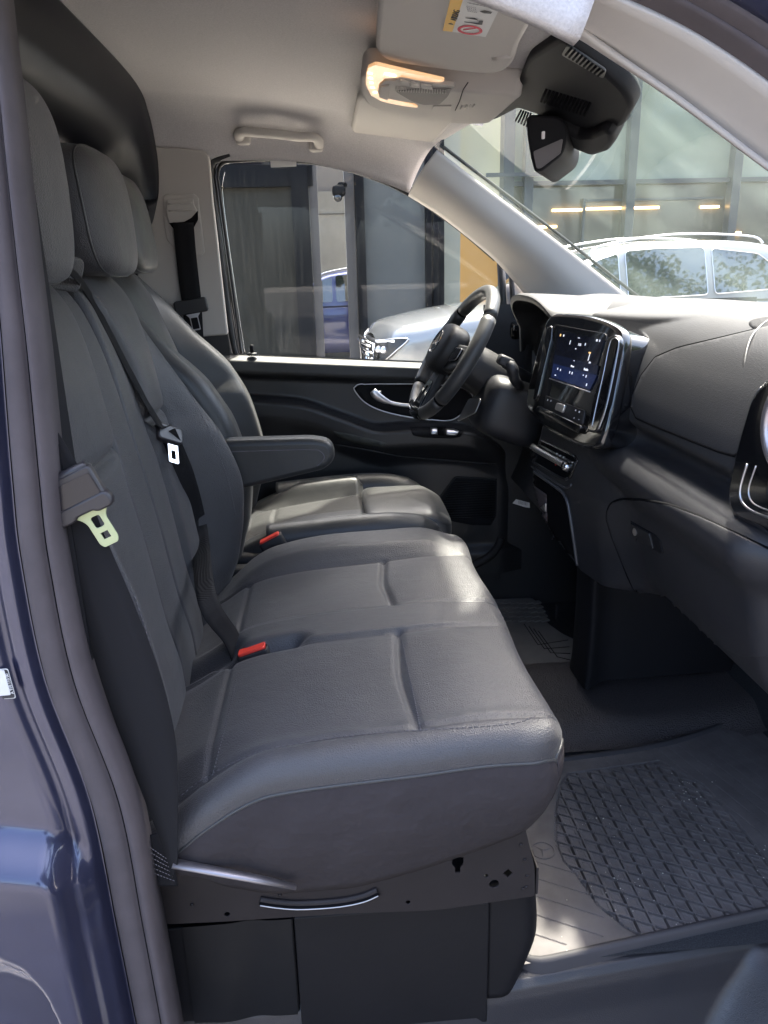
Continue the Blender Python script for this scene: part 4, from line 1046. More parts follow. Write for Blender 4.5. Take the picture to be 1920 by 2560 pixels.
for sg in (-1, 1):
    pl_ = rpoly([(sg*.05, .024), (sg*.178, .030), (sg*.180, -.020), (sg*.13, -.035), (sg*.05, -.045)], .01, 4)
    sp_ = plate('spoke', MW, pl_, .022, M_PLASTIC, sw, bevel=.006, z=.004)
    ctl = rpoly([(sg*.085, .018), (sg*.150, .022), (sg*.150, -.010), (sg*.09, -.022)], .008, 4)
    plate('control_pad', MW, ctl, .006, M_PIANO, sp_, bevel=.001, z=.018)
    mb = MB(); mb.tube([MW @ Vector((p.x, p.y, .020)) for p in ctl], .0012, 5, True); mb.obj('pad_trim', M_SATIN, sp_)
plate('spoke', MW, rpoly([(-.030, -.05), (.030, -.05), (.050, -.175), (-.050, -.175)], .012, 4), .020, M_PLASTIC, sw, bevel=.006, z=.0)
plate('spoke_trim', MW, rpoly([(-.024, -.09), (.024, -.09), (.042, -.172), (-.042, -.172)], .012, 4), .004, M_PIANO, sw, [rpoly([(-.012, -.105), (.012, -.105), (.022, -.160), (-.022, -.160)], .008, 4)], bevel=.001, z=.012)
def star(M, R, r, matl, parent, name='star_badge', zz=0):
    mb = MB(); mb.tube([M @ Vector((R*math.cos(k*math.pi/20), R*math.sin(k*math.pi/20), zz)) for k in range(40)], r, 6, True)
    V = [M @ Vector((0, 0, zz+r*1.6))]; ring = []
    for k in range(6):
        an = math.pi/2+k*math.pi/3; rr = R*.97 if k % 2 == 0 else R*.17; ring.append(M @ Vector((rr*math.cos(an), rr*math.sin(an), zz)))
    mb.add(V+ring, [(0, 1+k, 1+(k+1) % 6) for k in range(6)])
    return mb.obj(name, matl, parent, False)
star(MW @ Matrix.Translation((0, .008, .056)), .032, .0028, M_CHROME, hub)
plate('badge_base', MW, circle(.033, 28, (0, .008)), .004, M_PIANO, hub, z=.053)
colv = MB(); colv.tube([WC-WN*.02, WC-WN*.06, WC-WN*.09, WC-WN*.20, WC-WN*.34], [.055, .062, .064, .068, .075], 20); colv.obj('column', M_PLASTIC, sw)
V, F = superell((.70, .40, .665), (.10, .11, .085), (.45, .5), 30, 18, Matrix.Rotation(rad(20), 3, 'Y')); mk('column_cover', V, F, M_DASHLOW, sw)
# column stalk on the passenger side
mb = MB(); mb.tube(catmull([(.71, .33, .742), (.690, .26, .752), (.672, .235, .772), (.664, .232, .800), (.652, .245, .812)], 6), [.012]*8+[.013]*8+[.015]*8+[.016], 12); st_ = mb.obj('stalk', M_PLASTIC, sw)
V, F = superell((.650, .246, .815), (.022, .018, .014), (.5, .5), 20, 12, Matrix.Rotation(rad(25), 3, 'Y')); mk('stalk_tip', V, F, M_PLASTIC, st_)
plate('paddle', frame(WC-WN*.035+Vector((0, -.105, .01)), (0, -1, 0), WUP), rpoly([(-.02, -.05), (.04, -.03), (.035, .03), (-.02, .02)], .012), .006, M_SATIN, sw, bevel=.001)
plate('paddle', frame(WC-WN*.05+Vector((.0, -.07, -.10)), (.3, -1, 0), WUP), rpoly([(-.02, -.06), (.05, -.02), (.04, .02), (-.02, .01)], .008), .003, M_SATIN, sw, bevel=.0006)
# knee panel below the column
V, F = grid(lambda a, b: Vector((.80+.05*math.sin(b*3)+.06*a*0, .16+.62*a, .36+.34*b)), 12, 16); mk('knee_panel', V, F, M_DASHLOW, dash)

# ================================================================== DRIVER DOOR
door = thing('driver_door', 'closed far side door with black trim, grey ledge and large side window', 'door', (.3, .85, .2))
def zbelt(x): return lerp(.797, .752, (x+.08)/.6)
def zsw(x): return cinterp([(-.20, .672), (-.04, .660), (.10, .642), (.24, .592), (.37, .550), (.46, .552), (.63, .540), (.73, .498), (.80, .44)], x)
def doorf(a, b):
    x = -.16+1.02*a; z = lerp(.02, zbelt(x)+.004, b)
    y = .815
    d = zbelt(x)-z
    y -= .045*sm(.078, .045, d)*sm(-.001, .016, d)    # padded ledge under the glass
    zs = zsw(x)
    # armrest shelf: sharp top, soft underside
    wd = cinterp([(-.2, .05), (.1, .06), (.4, .085), (.65, .085), (.75, .05), (.82, .0)], x)
    up_ = sm(.010, -.010, z-zs)
    y -= lerp(wd, .034, sm(-.045, -.135, z-zs))*up_   # shelf falling back to the lower trim plane
    y -= .020*sm(.13, .09, z)
    # front end tucks behind the dash
    y += .03*sm(.76, .86, x)
    return Vector((x, y, z))
V, F = grid(doorf, 150, 150); dt = mk('trim_panel', V, F, mat('door_plastic', (.019, .019, .021), .36, bump=[('vor', 900, .3, .0008)], rvar=(7, .06)), door); bv_dt = bvh_of(dt)
dt.data.materials.append(mat('ledge_grey', (.042, .043, .044), .55, bump=[('vor', 700, .3, .0008)]))
for p in dt.data.polygons:
    if p.center.z > zbelt(p.center.x)-.058: p.material_index = 1
# window glass with a rubber run channel, white tag
gpx = [(604, 884), (588, 760), (566, 600), (550, 480), (545, 440), (556, 412), (590, 404), (680, 402), (790, 410), (900, 436), (1010, 482), (1130, 562), (1235, 650), (1246, 668), (1250, 730), (1252, 915), (1060, 907), (800, 894)]
GP = [at(u, v, Y=.845) for u, v in gpx]
MG = frame((0, .845, 0), (1, 0, 0), (0, 0, 1))
wg = plate('window', MG, [(p.x, p.z) for p in GP], .004, M_WINDOW, door)
mb = MB(); mb.tube(catmull([p+Vector((0, -.012, 0)) for p in GP[:13]], 6), .005, 8); mb.obj('window_seal', M_RUBBERD, door)
FRM = [at(u, v, Y=.858) for u, v in [(600, 900), (572, 720), (545, 520), (536, 450), (545, 410), (575, 396), (690, 390), (800, 398), (910, 424), (1020, 472), (1140, 552), (1250, 645)]]
mb = MB(); mb.tube(catmull(FRM, 6), .014, 8); mb.obj('window_frame', M_PIANO, door)
edge_ = [at(u, v, Y=.838) for u, v in [(612, 880), (598, 790), (576, 640), (560, 520), (556, 465), (562, 430)]]
mb = MB(); mb.tube(catmull(edge_, 6), .0011, 5); mb.obj('glass_edge', M_CHROME, wg)
# front divider post with quarter trim
mb = MB(); mb.tube([at(1252, 655, Y=.84), at(1258, 760, Y=.84), at(1262, 840, Y=.84)], .013, 8); mb.obj('window_post', M_RUBBERD, door)
mb = MB(); mb.tube([at(1279, 690, Y=.83), at(1284, 760, Y=.83), at(1287, 860, Y=.83)], .010, 8); mb.obj('window_post', M_RUBBERD, door)
q3 = [at(u, v, Y=.822) for u, v in [(1284, 690), (1345, 742), (1400, 800), (1290, 860)]]
q3o = mk('corner_trim', q3, [(0, 1, 2, 3)], M_TRIM, door, False)
# lock pin
h = hit(bv_dt, 631, 892); pb = Vector((at(631, 884, Y=.80).x, .793, zbelt(-.04)+.002))
mb = MB(); mb.tube([pb, pb+Vector((0, 0, .008))], [.017, .014], 16); pn = mb.obj('lock_pin_base', M_PLASTIC, door)
mb = MB(); mb.tube([pb+Vector((0, 0, .006)), pb+Vector((0, 0, .030)), pb+Vector((0, 0, .033))], [.006, .006, .004], 12); mb.obj('lock_pin', M_BLACK, door)
# door handle recess with chrome outline
hz = [(886, 975), (888, 966), (905, 959), (980, 957), (1060, 958), (1150, 966), (1182, 992), (1165, 1022), (1142, 1043), (1120, 1051), (1082, 1050), (1010, 1040), (950, 1025), (910, 1004)]
hr = patch('handle_bezel', bv_dt, hz, M_BLACK, door, 0, .003, 9)
drape_tube('bezel_trim', bv_dt, hz, .0022, M_SATIN, hr, .004, True, True)
hd = [at(u, v, Y=.735) for u, v in [(932, 977), (946, 992), (975, 1006), (1010, 1013), (1045, 1013)]]
mb = MB(); mb.tube(catmull(hd, 8), [.006+.008*math.sin(math.pi*min(1, k/20+.2)) for k in range(33)], 12, flat=.6, up=(0, -1, 0)); mb.obj('door_handle', M_SATIN, hr)
mb = MB(); mb.box(at(943, 982, Y=.742), (.026, .012, .012)); bev(mb.obj('handle_tab', M_SATIN, hr, False), .003)
# switch panel on the armrest
sp_ = patch('switch_panel', bv_dt, [(1024, 1068), (1100, 1068), (1140, 1072), (1160, 1079), (1150, 1092), (1130, 1096), (1060, 1094), (1032, 1088)], M_BLACK, door, 0, .002, 6)
patch('window_switch', bv_dt, [(1076, 1073), (1092, 1073), (1094, 1086), (1078, 1085)], M_SATIN, sp_, .002, .004, 4)
patch('window_switch', bv_dt, [(1094, 1073), (1108, 1074), (1110, 1088), (1096, 1087)], M_GAP, sp_, .002, .003, 4)
patch('mirror_switch', bv_dt, [(1114, 1073), (1132, 1074), (1147, 1080), (1140, 1088), (1116, 1087)], M_SATIN, sp_, .002, .003, 4)
# door pull pocket, crease, speaker grille, pocket lip
patch('door_pull', bv_dt, [(835, 1078), (880, 1086), (940, 1100), (968, 1108), (955, 1116), (910, 1112), (862, 1100), (838, 1086)], mat('pull_lining', (.045, .047, .042), .75), door, 0, .001, 7)
drape_tube('trim_crease', bv_dt, [(835, 1110), (920, 1124), (1000, 1140), (1120, 1150), (1240, 1160)], .003, M_PLASTIC, dt, .002)
spk = patch('speaker_grille', bv_dt, [(1140, 1194), (1200, 1196), (1242, 1202), (1240, 1290), (1225, 1312), (1180, 1312), (1120, 1300), (1092, 1285), (1094, 1250)], M_BLACK, door, 0, .006, 8, bevel=.003)
bv_sp = bvh_of(spk); mb = MB()
for r_ in range(26):
    a = hit(bv_sp, 1104+r_*.0+max(0, 32-r_*2.2), 1202+r_*4.2); b = hit(bv_sp, 1236, 1206+r_*4.2)
    if a and b: mb.tube([a[0]+a[1]*.007, b[0]+b[1]*.007], .0012, 4)
mb.obj('grille_rib', M_PLASTIC, spk)
drape_tube('grille_frame', bv_dt, [(1085, 1262), (1138, 1192), (1245, 1198)], .003, M_PLASTIC, spk, .003, False)
lip = [at(u, v, Y=.60) for u, v in [(1168, 1418), (1195, 1408), (1222, 1392), (1243, 1370), (1254, 1345)]]
mb = MB(); mb.tube(catmull(lip, 8), [.014]*33, 10, flat=.5, up=(0, -1, .3)); mb.obj('pocket_lip', M_BOX, door)
# door skin outside
V, F = grid(lambda a, b: Vector((-.16+1.1*a, .875+.03*math.sin(3*b), -.3+1.025*b-.04*a*b)), 6, 10); mk('door_skin', V, F, M_PAINT, door)
# outside mirror seen through the glass
V, F = superell((.86, 1.03, .90), (.05, .11, .085), (.5, .5), 24, 16); om = mk('door_mirror', V, F, M_PLASTIC, door)
# paper tag at the top of the window
tp = [at(u, v, Y=.822) for u, v in [(676, 400), (741, 402), (741, 416), (677, 419)]]
tg2 = mk('paper_tag', tp, [(0, 1, 2, 3)], M_WHITE, None, False); solid(tg2, .0006, 0); tag(tg2, 'blank white paper tag tucked under the top edge of the side window', 'tag')

# ================================================================== OVERHEAD
gh = thing('grab_handle', 'grey moulded grab handle on the roof lining above the side window', 'handle', tuple(at(700, 330, Y=.72)))
def lin_off(u, v, off): h = hit(bv_liner, u, v); return h[0]+h[1]*off
hp = [lin_off(604, 350, .006), lin_off(598, 328, .020), lin_off(612, 312, .030), lin_off(650, 308, .034), (lin_off(700, 314, .036)), lin_off(750, 318, .034), lin_off(786, 326, .028), lin_off(798, 344, .020), lin_off(796, 368, .006)]
mb = MB(); P = catmull(hp, 8); mb.tube(P, [.0155]*len(P), 12, flat=.75); mb.obj('grip', M_TRIM, gh)
for u, v in [(608, 345), (790, 362)]:
    c = hit(bv_liner, u, v); V, F = superell(c[0]+c[1]*.004, (.022, .016, .018), (.5, .5), 18, 12); mk('handle_foot', V, F, M_TRIM, gh)

def slab_px(name, px, o, n, th, matl, parent, r=.02, bevel=.006, holes=()):
    n = Vector(n).normalized(); ex = Vector((0, -1, 0)); ex = (ex-n*ex.dot(n)).normalized(); ey = n.cross(ex)
    M = frame(o, ex, ey); MI = M.inverted(); q = [MI @ on_plane(u, v, Vector(o), n) for u, v in px]
    return plate(name, M, rpoly([(p.x, p.y) for p in q], r, 6), th, matl, parent, bevel=bevel), M, MI, n, Vector(o)
# near visor
vn = thing('sun_visor', 'beige folded sun visor carrying the yellow and white airbag warning label', 'sun visor', (.42, -.35, 1.42), 'sun visors folded against the roof')
NV = Vector((-.17, 0, -1)); OV = Vector((.42, -.3, 1.405))
vo, MV, MVI, nv, ov_ = slab_px('visor_panel', [(975, -260), (968, -60), (955, 60), (952, 112), (975, 135), (1100, 155), (1225, 167), (1258, 158), (1274, 138), (1285, 95), (1330, 10), (1450, -230)], OV, NV, .022, M_TRIM, vn, [.05, .05, .05, .03, .04, .05, .04, .03, .03, .02, .05, .05], .009)
def lv(u, v, z=.0115):
    p = MVI @ on_plane(u, v, ov_+nv*z, nv); return Vector((p.x, p.y))
if nv.dot(CAM-ov_) < 0: raise RuntimeError('visor')
lab = plate('warning_label', MV, [lv(1130, -20), lv(1252, 15), lv(1214, 92), lv(1107, 75)], .0006, M_WHITE, vn, z=.0116)
plate('label_stripe', MV, [lv(1130, -20), lv(1160, -10), lv(1131, 78), lv(1107, 75)], .0006, M_YEL, lab, z=.0122)
vdir = lv(1145, 10)-lv(1128, 60); an = math.atan2(vdir.y, vdir.x); c = lv(1139, 36)
text('lettering', MV @ Matrix.Translation((c.x, c.y, .0129)) @ Matrix.Rotation(an, 4, 'Z'), 'AIRBAG', .0135, M_INK, lab)
c = lv(1128, 57); tri = [Vector((c.x+.0045*math.cos(k*2.094+an), c.y+.0045*math.sin(k*2.094+an))) for k in range(3)]
plate('warning_triangle', MV, tri, .0006, M_INK, lab, [[c+(p-c)*.6 for p in tri]], z=.0129)
c = lv(1175, 73); e1 = lv(1206, 77)-c; e2 = lv(1180, 62)-c
ell = [c+e1*math.cos(k*math.pi/14)+e2*math.sin(k*math.pi/14) for k in range(28)]; elh = [c+(p-c)*.76 for p in ell]
plate('forbidden_sign', MV, ell, .0006, M_INKR, lab, [elh], z=.0129)
mb = MB(); mb.tube([MV @ Vector((*lv(1158, 72), .013)), MV @ Vector((*lv(1194, 67), .013))], .0007, 5); mb.obj('forbidden_bar', M_INKR, lab)
for q in ([(1164, 42), (1188, 43), (1196, 48), (1186, 46)], [(1161, 52), (1196, 56), (1197, 50), (1208, 50), (1206, 59), (1198, 59)], [(1201, 26), (1212, 24), (1230, 28), (1228, 31), (1210, 30)]):
    plate('pictogram', MV, [lv(*k) for k in q], .0006, M_INK, lab, z=.0129)
mb = MB()
for k in range(22):
    a = lv(1170+k*3.1, 4+k*.68); mb.box(MV @ Vector((a.x, a.y, .0128)), (.0010+.0006*(k % 3), .0012+.0006*((k*7) % 3), .0004))
for r_ in range(4):
    for k in range(5): a = lv(1168+k*5+r_, 13+r_*4+k); mb.box(MV @ Vector((a.x, a.y, .0128)), (.0012, .0018, .0004))
mb.obj('lettering', mat('grey_ink', (.25, .24, .26), .6), lab, False)
mb = MB(); mb.tube([on_plane(1236, 138, ov_+nv*.006, nv), on_plane(1275, 132, ov_+nv*.006, nv)], .008, 10); mb.obj('visor_pivot', M_TRIM, vn)
# far visor
vf = thing('sun_visor', 'plain beige folded sun visor on the steering wheel side of the roof', 'sun visor', (.42, .4, 1.40), 'sun visors folded against the roof')
slab_px('visor_panel', [(925, 225), (902, 240), (886, 315), (900, 335), (965, 365), (1015, 384), (1040, 382), (1080, 345), (1135, 285), (1125, 262)], Vector((.42, .35, 1.418)), NV, .022, M_TRIM, vf, [.02, .02, .02, .03, .05, .04, .03, .05, .03, .02], .009)
# overhead console
oc = thing('overhead_console', 'grey roof console with lit warm reading lamp, switches and oval glasses holder', 'roof console', (.45, .08, 1.41))
OO = Vector((.46, .08, 1.402)); NO = Vector((-.16, 0, -1))
ocb, MO, MOI, no, oo = slab_px('console_body', [(914, 165), (925, 155), (960, 158), (1120, 195), (1300, 206), (1290, 214), (1222, 278), (1180, 280), (1105, 276), (960, 252), (925, 228), (914, 200)], OO, NO, .05, M_TRIM, oc, [.01, .02, .03, .08, .01, .005, .02, .04, .05, .04, .03, .02], .008)
def lo(u, v, z=.026):
    p = MOI @ on_plane(u, v, oo+no*z, no); return Vector((p.x, p.y))
def op(name, px, th, matl, par, z, r=.004, holes=(), bevel=.001): return plate(name, MO, rpoly([lo(*q) for q in px], r, 5), th, matl, par, holes, bevel, z=z)
lens = op('lamp_lens', [(917, 180), (922, 166), (940, 158), (990, 170), (1112, 198), (1100, 202), (990, 190), (962, 192), (948, 205), (945, 222), (962, 236), (985, 246), (1030, 256), (1045, 266), (1000, 260), (955, 250), (928, 234), (916, 208)], .006, M_LAMP, oc, .026, .006)
for u, v in [(926, 178), (927, 190), (929, 202), (932, 214), (938, 226), (970, 180), (982, 183)]:
    c = lo(u, v); plate('lamp_bulb', MO, circle(.0045 if u < 950 else .007, 12, (c.x, c.y)), .002, M_LAMPHOT, lens, z=.0295)
op('switch_bank', [(990, 196), (1000, 187), (1050, 197), (1110, 206), (1140, 208), (1110, 225), (1060, 255), (1000, 246), (952, 236), (946, 222), (952, 206), (966, 194)], .008, M_TRIM, oc, .027, .01)
op('switch', [(1002, 189), (1024, 194), (1026, 204), (1004, 199)], .004, M_TRIM, oc, .0325, .002)
op('switch', [(1028, 195), (1050, 200), (1052, 209), (1030, 205)], .004, M_TRIM, oc, .0325, .002)
op('switch', [(1054, 200), (1080, 204), (1082, 212), (1056, 210)], .004, M_TRIM, oc, .0325, .002)
op('switch', [(954, 207), (974, 203), (970, 240), (950, 232)], .004, M_TRIM, oc, .0325, .004)
op('holder_scoop', [(990, 220), (1060, 212), (1130, 212), (1120, 232), (1100, 252), (1060, 254), (1030, 244)], .002, mat('scoop_grey', (.20, .185, .175), .8), oc, .0318, .01)
mb = MB()
for k in range(20):
    a, b = lo(992+k*6.5, 205+k*.5), lo(990+k*6.6, 217+k*.3); mb.tube([MO @ Vector((a.x, a.y, .034)), MO @ Vector((b.x, b.y, .034))], .0011, 4)
mb.obj('ribbed_edge', M_TRIM, oc)
op('push_latch', [(1084, 264), (1128, 264), (1124, 276), (1080, 275)], .004, M_TRIM, oc, .026, .003)
mb = MB(); mb.tube([MO @ Vector((*lo(u, v), .0262)) for u, v in [(1170, 206), (1158, 224), (1148, 255), (1138, 276)]], .0010, 5); mb.obj('panel_gap', M_GAP, oc)
mb = MB()
for k in range(4):
    a, b = lo(1152+k*10, 272-k), lo(1156+k*10, 264-k); mb.tube([MO @ Vector((a.x, a.y, .026)), MO @ Vector((b.x, b.y, .026))], .0018, 5)
mb.obj('microphone_slot', M_TRIM, oc)
# sensor cover behind the mirror
scv = thing('sensor_cover', 'black ribbed plastic sensor cover at the top of the windscreen', 'sensor cover', (.68, -.1, 1.36))
NS = Vector((-.56, .0, -1)).normalized(); OS = Vector((.68, -.15, 1.350))
def slab3(name, px, th, matl, parent, r, bevel, off=0): return slab_px(name, px, OS+NS*off, NS, th, matl, parent, r, bevel)
sb, MS, MSI, ns, os_ = slab3('cover_shell', [(1310, 205), (1340, 130), (1420, 78), (1448, 96), (1568, 205), (1584, 240), (1558, 290), (1520, 305), (1440, 290), (1395, 278), (1300, 245), (1240, 278), (1170, 290), (1240, 232)], .035, M_BLACK, scv, [.02, .03, .03, .02, .04, .03, .02, .02, .02, .02, .02, .01, .01, .02], .010)
slab3('frit_band', [(1335, 128), (1420, 70), (1436, 76), (1580, 196), (1592, 228), (1572, 282), (1540, 296), (1300, 200)], .004, M_GAP, scv, [.02, .02, .02, .03, .03, .02, .01, .02], .001, -.030)
def ls(u, v, z): p = MSI @ on_plane(u, v, os_+ns*z, ns); return MS @ Vector((p.x, p.y, z))
def slots(name, a0, a1, b0, b1, n, matl, r, z=.0182):
    mb = MB()
    for k in range(n):
        t = (k+.5)/n; p = ls(lerp(a0[0], a1[0], t), lerp(a0[1], a1[1], t), z); q = ls(lerp(b0[0], b1[0], t), lerp(b0[1], b1[1], t), z); mb.tube([p, q], r, 5)
    return mb.obj(name, matl, scv)
plate('vent_frame', MS, rpoly([(MSI @ ls(*q, .018)).to_2d() for q in [(1420, 112), (1514, 176), (1508, 194), (1406, 136)]], .006, 4), .004, M_PLASTIC, scv, bevel=.001, z=.0178)
slots('vent_slot', (1424, 117), (1514, 180), (1410, 134), (1500, 192), 10, M_GAP, .0022, .0198)
slots('vent_slot', (1362, 222), (1480, 258), (1348, 252), (1466, 290), 13, M_GAP, .0026)
slots('vent_slot', (1300, 275), (1330, 285), (1286, 300), (1320, 318), 5, M_GAP, .0022)
slab3('cable_trunk', [(1388, 285), (1420, 296), (1460, 320), (1500, 318), (1535, 300), (1538, 322), (1522, 345), (1488, 357), (1450, 342), (1412, 322)], .05, M_BLACK, scv, .012, .012, .01)
# rear-view mirror
rv = thing('rear_view_mirror', 'black frameless rear-view mirror seen from its end below the sensor cover', 'mirror', (.64, 0, 1.29))
# end profile in the X-Z plane at the near end of the mirror, running away across the van
prf = [at(u, v, Y=-.07) for u, v in [(1323, 296), (1330, 292), (1392, 300), (1404, 312), (1406, 358), (1400, 384), (1352, 420), (1342, 421), (1334, 390), (1326, 340)]]
MR = frame((0, -.07, 0), (1, 0, 0), (0, 0, 1)); SK = Matrix.Translation((.64, -.07, 0)) @ Matrix.Rotation(rad(-24), 4, 'Z') @ Matrix.Translation((-.64, .07, 0)); MR = SK @ MR
pr2 = rpoly([(p.x, p.z) for p in prf], [.002, .003, .008, .01, .012, .012, .006, .002, .002, .002], 4)
mr = plate('mirror_housing', MR @ Matrix.Translation((0, 0, -.118)), pr2, .236, M_BLACK, rv, bevel=.006)
lowp = [at(u, v, Y=-.07) for u, v in [(1334, 378), (1406, 350), (1400, 386), (1352, 421), (1342, 421)]]
plate('mirror_end', MR, rpoly([(p.x, p.z) for p in lowp], .004, 3), .003, mat('mirror_grey', (.12, .11, .115), .5), rv, z=.0015)
g0, g1 = at(1323, 294, Y=-.07), at(1342, 420, Y=-.07)
ga, gb_ = g0.lerp(g1, .06), g0.lerp(g1, .90); Vg = [SK @ v for v in (ga+Vector((-.003, .004, 0)), gb_+Vector((-.003, .004, 0)), gb_+Vector((-.003, .225, 0)), ga+Vector((-.003, .225, 0)))]
gm = mk('mirror_glass', Vg, [(0, 1, 2, 3)], mat('mirror_face', (.85, .9, .88), .02, metal=1), rv, False); solid(gm, .004, 0)
c = at(1358, 338, Y=-.072); plate('sensor_window', frame(c, (1, 0, 0), (0, 0, 1)), rrect(.006, .014, .002), .004, M_INKW, rv)
mb = MB(); mb.tube([(.665, .04, 1.32), (.675, .03, 1.345), (.69, .02, 1.37)], [.016, .018, .022], 12); mb.obj('mirror_stem', M_PLASTIC, rv)

# ================================================================== FLOOR MATS
def matshape(name, label, px, Z, step, holes=None):
    t = thing(name, label, 'floor mat', tuple(at(*px[0], Z=Z)), 'rubber floor mats'); return t
ZM = -.1
fm = matshape('floor_mat', 'dusty black rubber floor mat with square tread and star badge by the open doorway', [(1500, 2200)], ZM, 10)
NMX, NMY = 440, 340
X0, X1, Y0, Y1 = .478, 1.34, -.700, -.105
ink = [(at(u, v, Z=ZM)) for u, v in [(1388, 2105), (1386, 2030), (1400, 1960), (1420, 1932), (1650, 1900), (1760, 1960), (1850, 2062), (1960, 2200), (1960, 2265), (1622, 2356), (1560, 2318), (1490, 2262), (1440, 2190), (1404, 2150)]]
INK = [Vector((p.x, p.y)) for p in ink]
def segd(q, a, b):
    ab = b-a; t = max(0, min(1, (q-a).dot(ab)/max(1e-9, ab.dot(ab)))); return (q-(a+ab*t)).length
def pin(q, P):
    c = False
    for a, b in zip(P, P[1:]+P[:1]):
        if (a.y > q.y) != (b.y > q.y) and q.x < (b.x-a.x)*(q.y-a.y)/(b.y-a.y)+a.x: c = not c
    return c
STC = at(1357, 2127, Z=ZM).to_2d()
g1_ = (at(1500, 2080, Z=ZM)-at(1445, 1965, Z=ZM)).to_2d().normalized()
def my0(x): return -.702+.150*(x-.48)
def my1(x): return cinterp([(.45, -.165), (.72, -.145), (.965, -.123), (1.34, .02)], x)
def matz(x, y):
    q = Vector((x, y)); z = ZM; e = min(x-X0, X1-x, y-my0(x), my1(x)-y)
    if pin(q, INK):
        d = min(segd(q, a, b) for a, b in zip(INK, INK[1:]+INK[:1]))
        if d < .004: return z-.004
        # square treads: grooves on two sides, an inner step
        gx, gy = x/.0285, (y+.554*x)/.033
        fx, fy = gx-math.floor(gx), gy-math.floor(gy)
        if fy > .84 and fx > .10: return z-.010
        if fx > .87 and fy > .10: return z-.009
        if .2 < fx < .72 and .2 < fy < .68: z -= .0014
        return z
    # fine grooves on the plain border
    if x < .66 and y < -.46:
        k = (y+.554*x)/.050; k -= math.floor(k)
        if k > .955 and e > .02 and x < .66: z -= .0016
    elif x > .8:
        k = (y*.3+x)/.03; k -= math.floor(k)
        if k > .95: z -= .0012
    return z
rows_ = []
V = []
for i in range(NMX):
    for j in range(NMY):
        x = lerp(X0, X1, i/(NMX-1)); y = lerp(my0(x), my1(x), j/(NMY-1)); V.append(Vector((x, y, matz(x, y))))
F = [(i*NMY+j, i*NMY+j+1, (i+1)*NMY+j+1, (i+1)*NMY+j) for i in range(NMX-1) for j in range(NMY-1)]
fmm = mk('mat_sheet', V, F, M_MAT, fm, False); bv_m = bvh_of(fmm)
# rim wall
ro = [p for p in rpoly([(X0, my0(X0)), (X1, my0(X1)), (X1, my1(X1)), (1.0, my1(1.0)), (.72, my1(.72)), (X0, my1(X0))], [.06, .03, .03, .2, .2, .05], 6)]
pf = [(-.012, -.024), (-.008, .0), (-.005, .006), (0, .0065), (.004, .005), (.010, -.002)]
cx, cy = (X0+X1)/2, (Y0+Y1)/2
rings = []
for k, p in enumerate(ro):
    a, b = ro[k-1], ro[(k+1) % len(ro)]; tn = (b-a).normalized(); nn = Vector((-tn.y, tn.x)); 
    rings.append([Vector((p.x+nn.x*u_, p.y+nn.y*u_, ZM+h_)) for u_, h_ in pf])
mb = MB(); mb.rings(rings, closed_u=True, closed_v=False, caps=False); mb.obj('mat_rim', mat('rim_rubber', (.035, .032, .035), .7), fm)
star(Matrix.Translation((STC.x, STC.y, ZM+.001)) @ Matrix.Rotation(rad(-75), 4, 'Z'), .0235, .0018, M_MAT, fm)
mb = MB(); random.seed(3)
_cl = [(random.uniform(1400, 1900), random.uniform(1950, 2380)) for k in range(9)]
for k in range(170):
    if k % 3: c_ = _cl[k % 9]; u, v = random.gauss(c_[0], 38), random.gauss(c_[1], 26)
    else: u, v = random.uniform(1380, 1920), random.uniform(1900, 2390)
    h = hit(bv_m, u, v)
    if h: s_ = .0004+.0010*random.random()**3; mb.box(h[0]+Vector((0, 0, s_)), (s_*2, s_*1.6, s_))
gr = mb.obj('grit', mat('pale_grit', (.45, .42, .36), .8), None, False); tag(gr, 'pale specks of grit scattered over the rubber floor mat', 'grit', None, 'stuff')
# far mat
ff = matshape('floor_mat', 'small dark rubber floor mat with chevron lines in the driver footwell', [(1350, 1580)], -.095, 8)
fo = [at(u, v, Z=-.095) for u, v in [(1225, 1502), (1330, 1497), (1352, 1520), (1366, 1560), (1405, 1588), (1440, 1604), (1449, 1625), (1420, 1668), (1366, 1700), (1300, 1720), (1180, 1600)]]
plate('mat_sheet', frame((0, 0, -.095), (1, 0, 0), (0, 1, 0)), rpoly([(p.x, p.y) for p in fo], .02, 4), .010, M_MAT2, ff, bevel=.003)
mb = MB()
for k in range(5):
    for j in range(6):
        a = at(1246+j*19+k*5, 1506+k*11, Z=-.089); mb.box(a, (.030, .022, .006), Matrix.Rotation(.3, 3, 'Z'))
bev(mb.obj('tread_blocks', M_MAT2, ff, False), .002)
mb = MB()
for k in range(4):
    P = [at(1310+k*12, 1560+k*6, Z=-.0895), at(1345+k*16, 1612+k*10, Z=-.0895), at(1420+k*3, 1600+k*17, Z=-.0895)]; mb.tube(P, .0015, 5)
mb.obj('mat_groove', M_GAP, ff)
# grained vinyl floor hump between the mats
def hump(a, b):
    y = lerp(-.10, .40, a); x = lerp(.35, 1.6, b)
    return Vector((x, y, -.112+.028*sm(.0, .22, a)*sm(1, .75, a)+.10*sm(1.1, 1.6, x)))
V, F = grid(hump, 60, 80); mk('floor_vinyl', V, F, M_FLOORV, van)
V, F = grid(lambda a, b: Vector((lerp(1.25, 1.6, b), -.8+1.6*a, lerp(-.12, .75, b))), 4, 6); mk('firewall', V, F, M_CARPET, van)

V, F = grid(lambda a, b: Vector((lerp(.70, 1.6, a), .79, lerp(-.2, .93, b))), 4, 4); mk('kick_panel', V, F, M_PLASTIC, van)
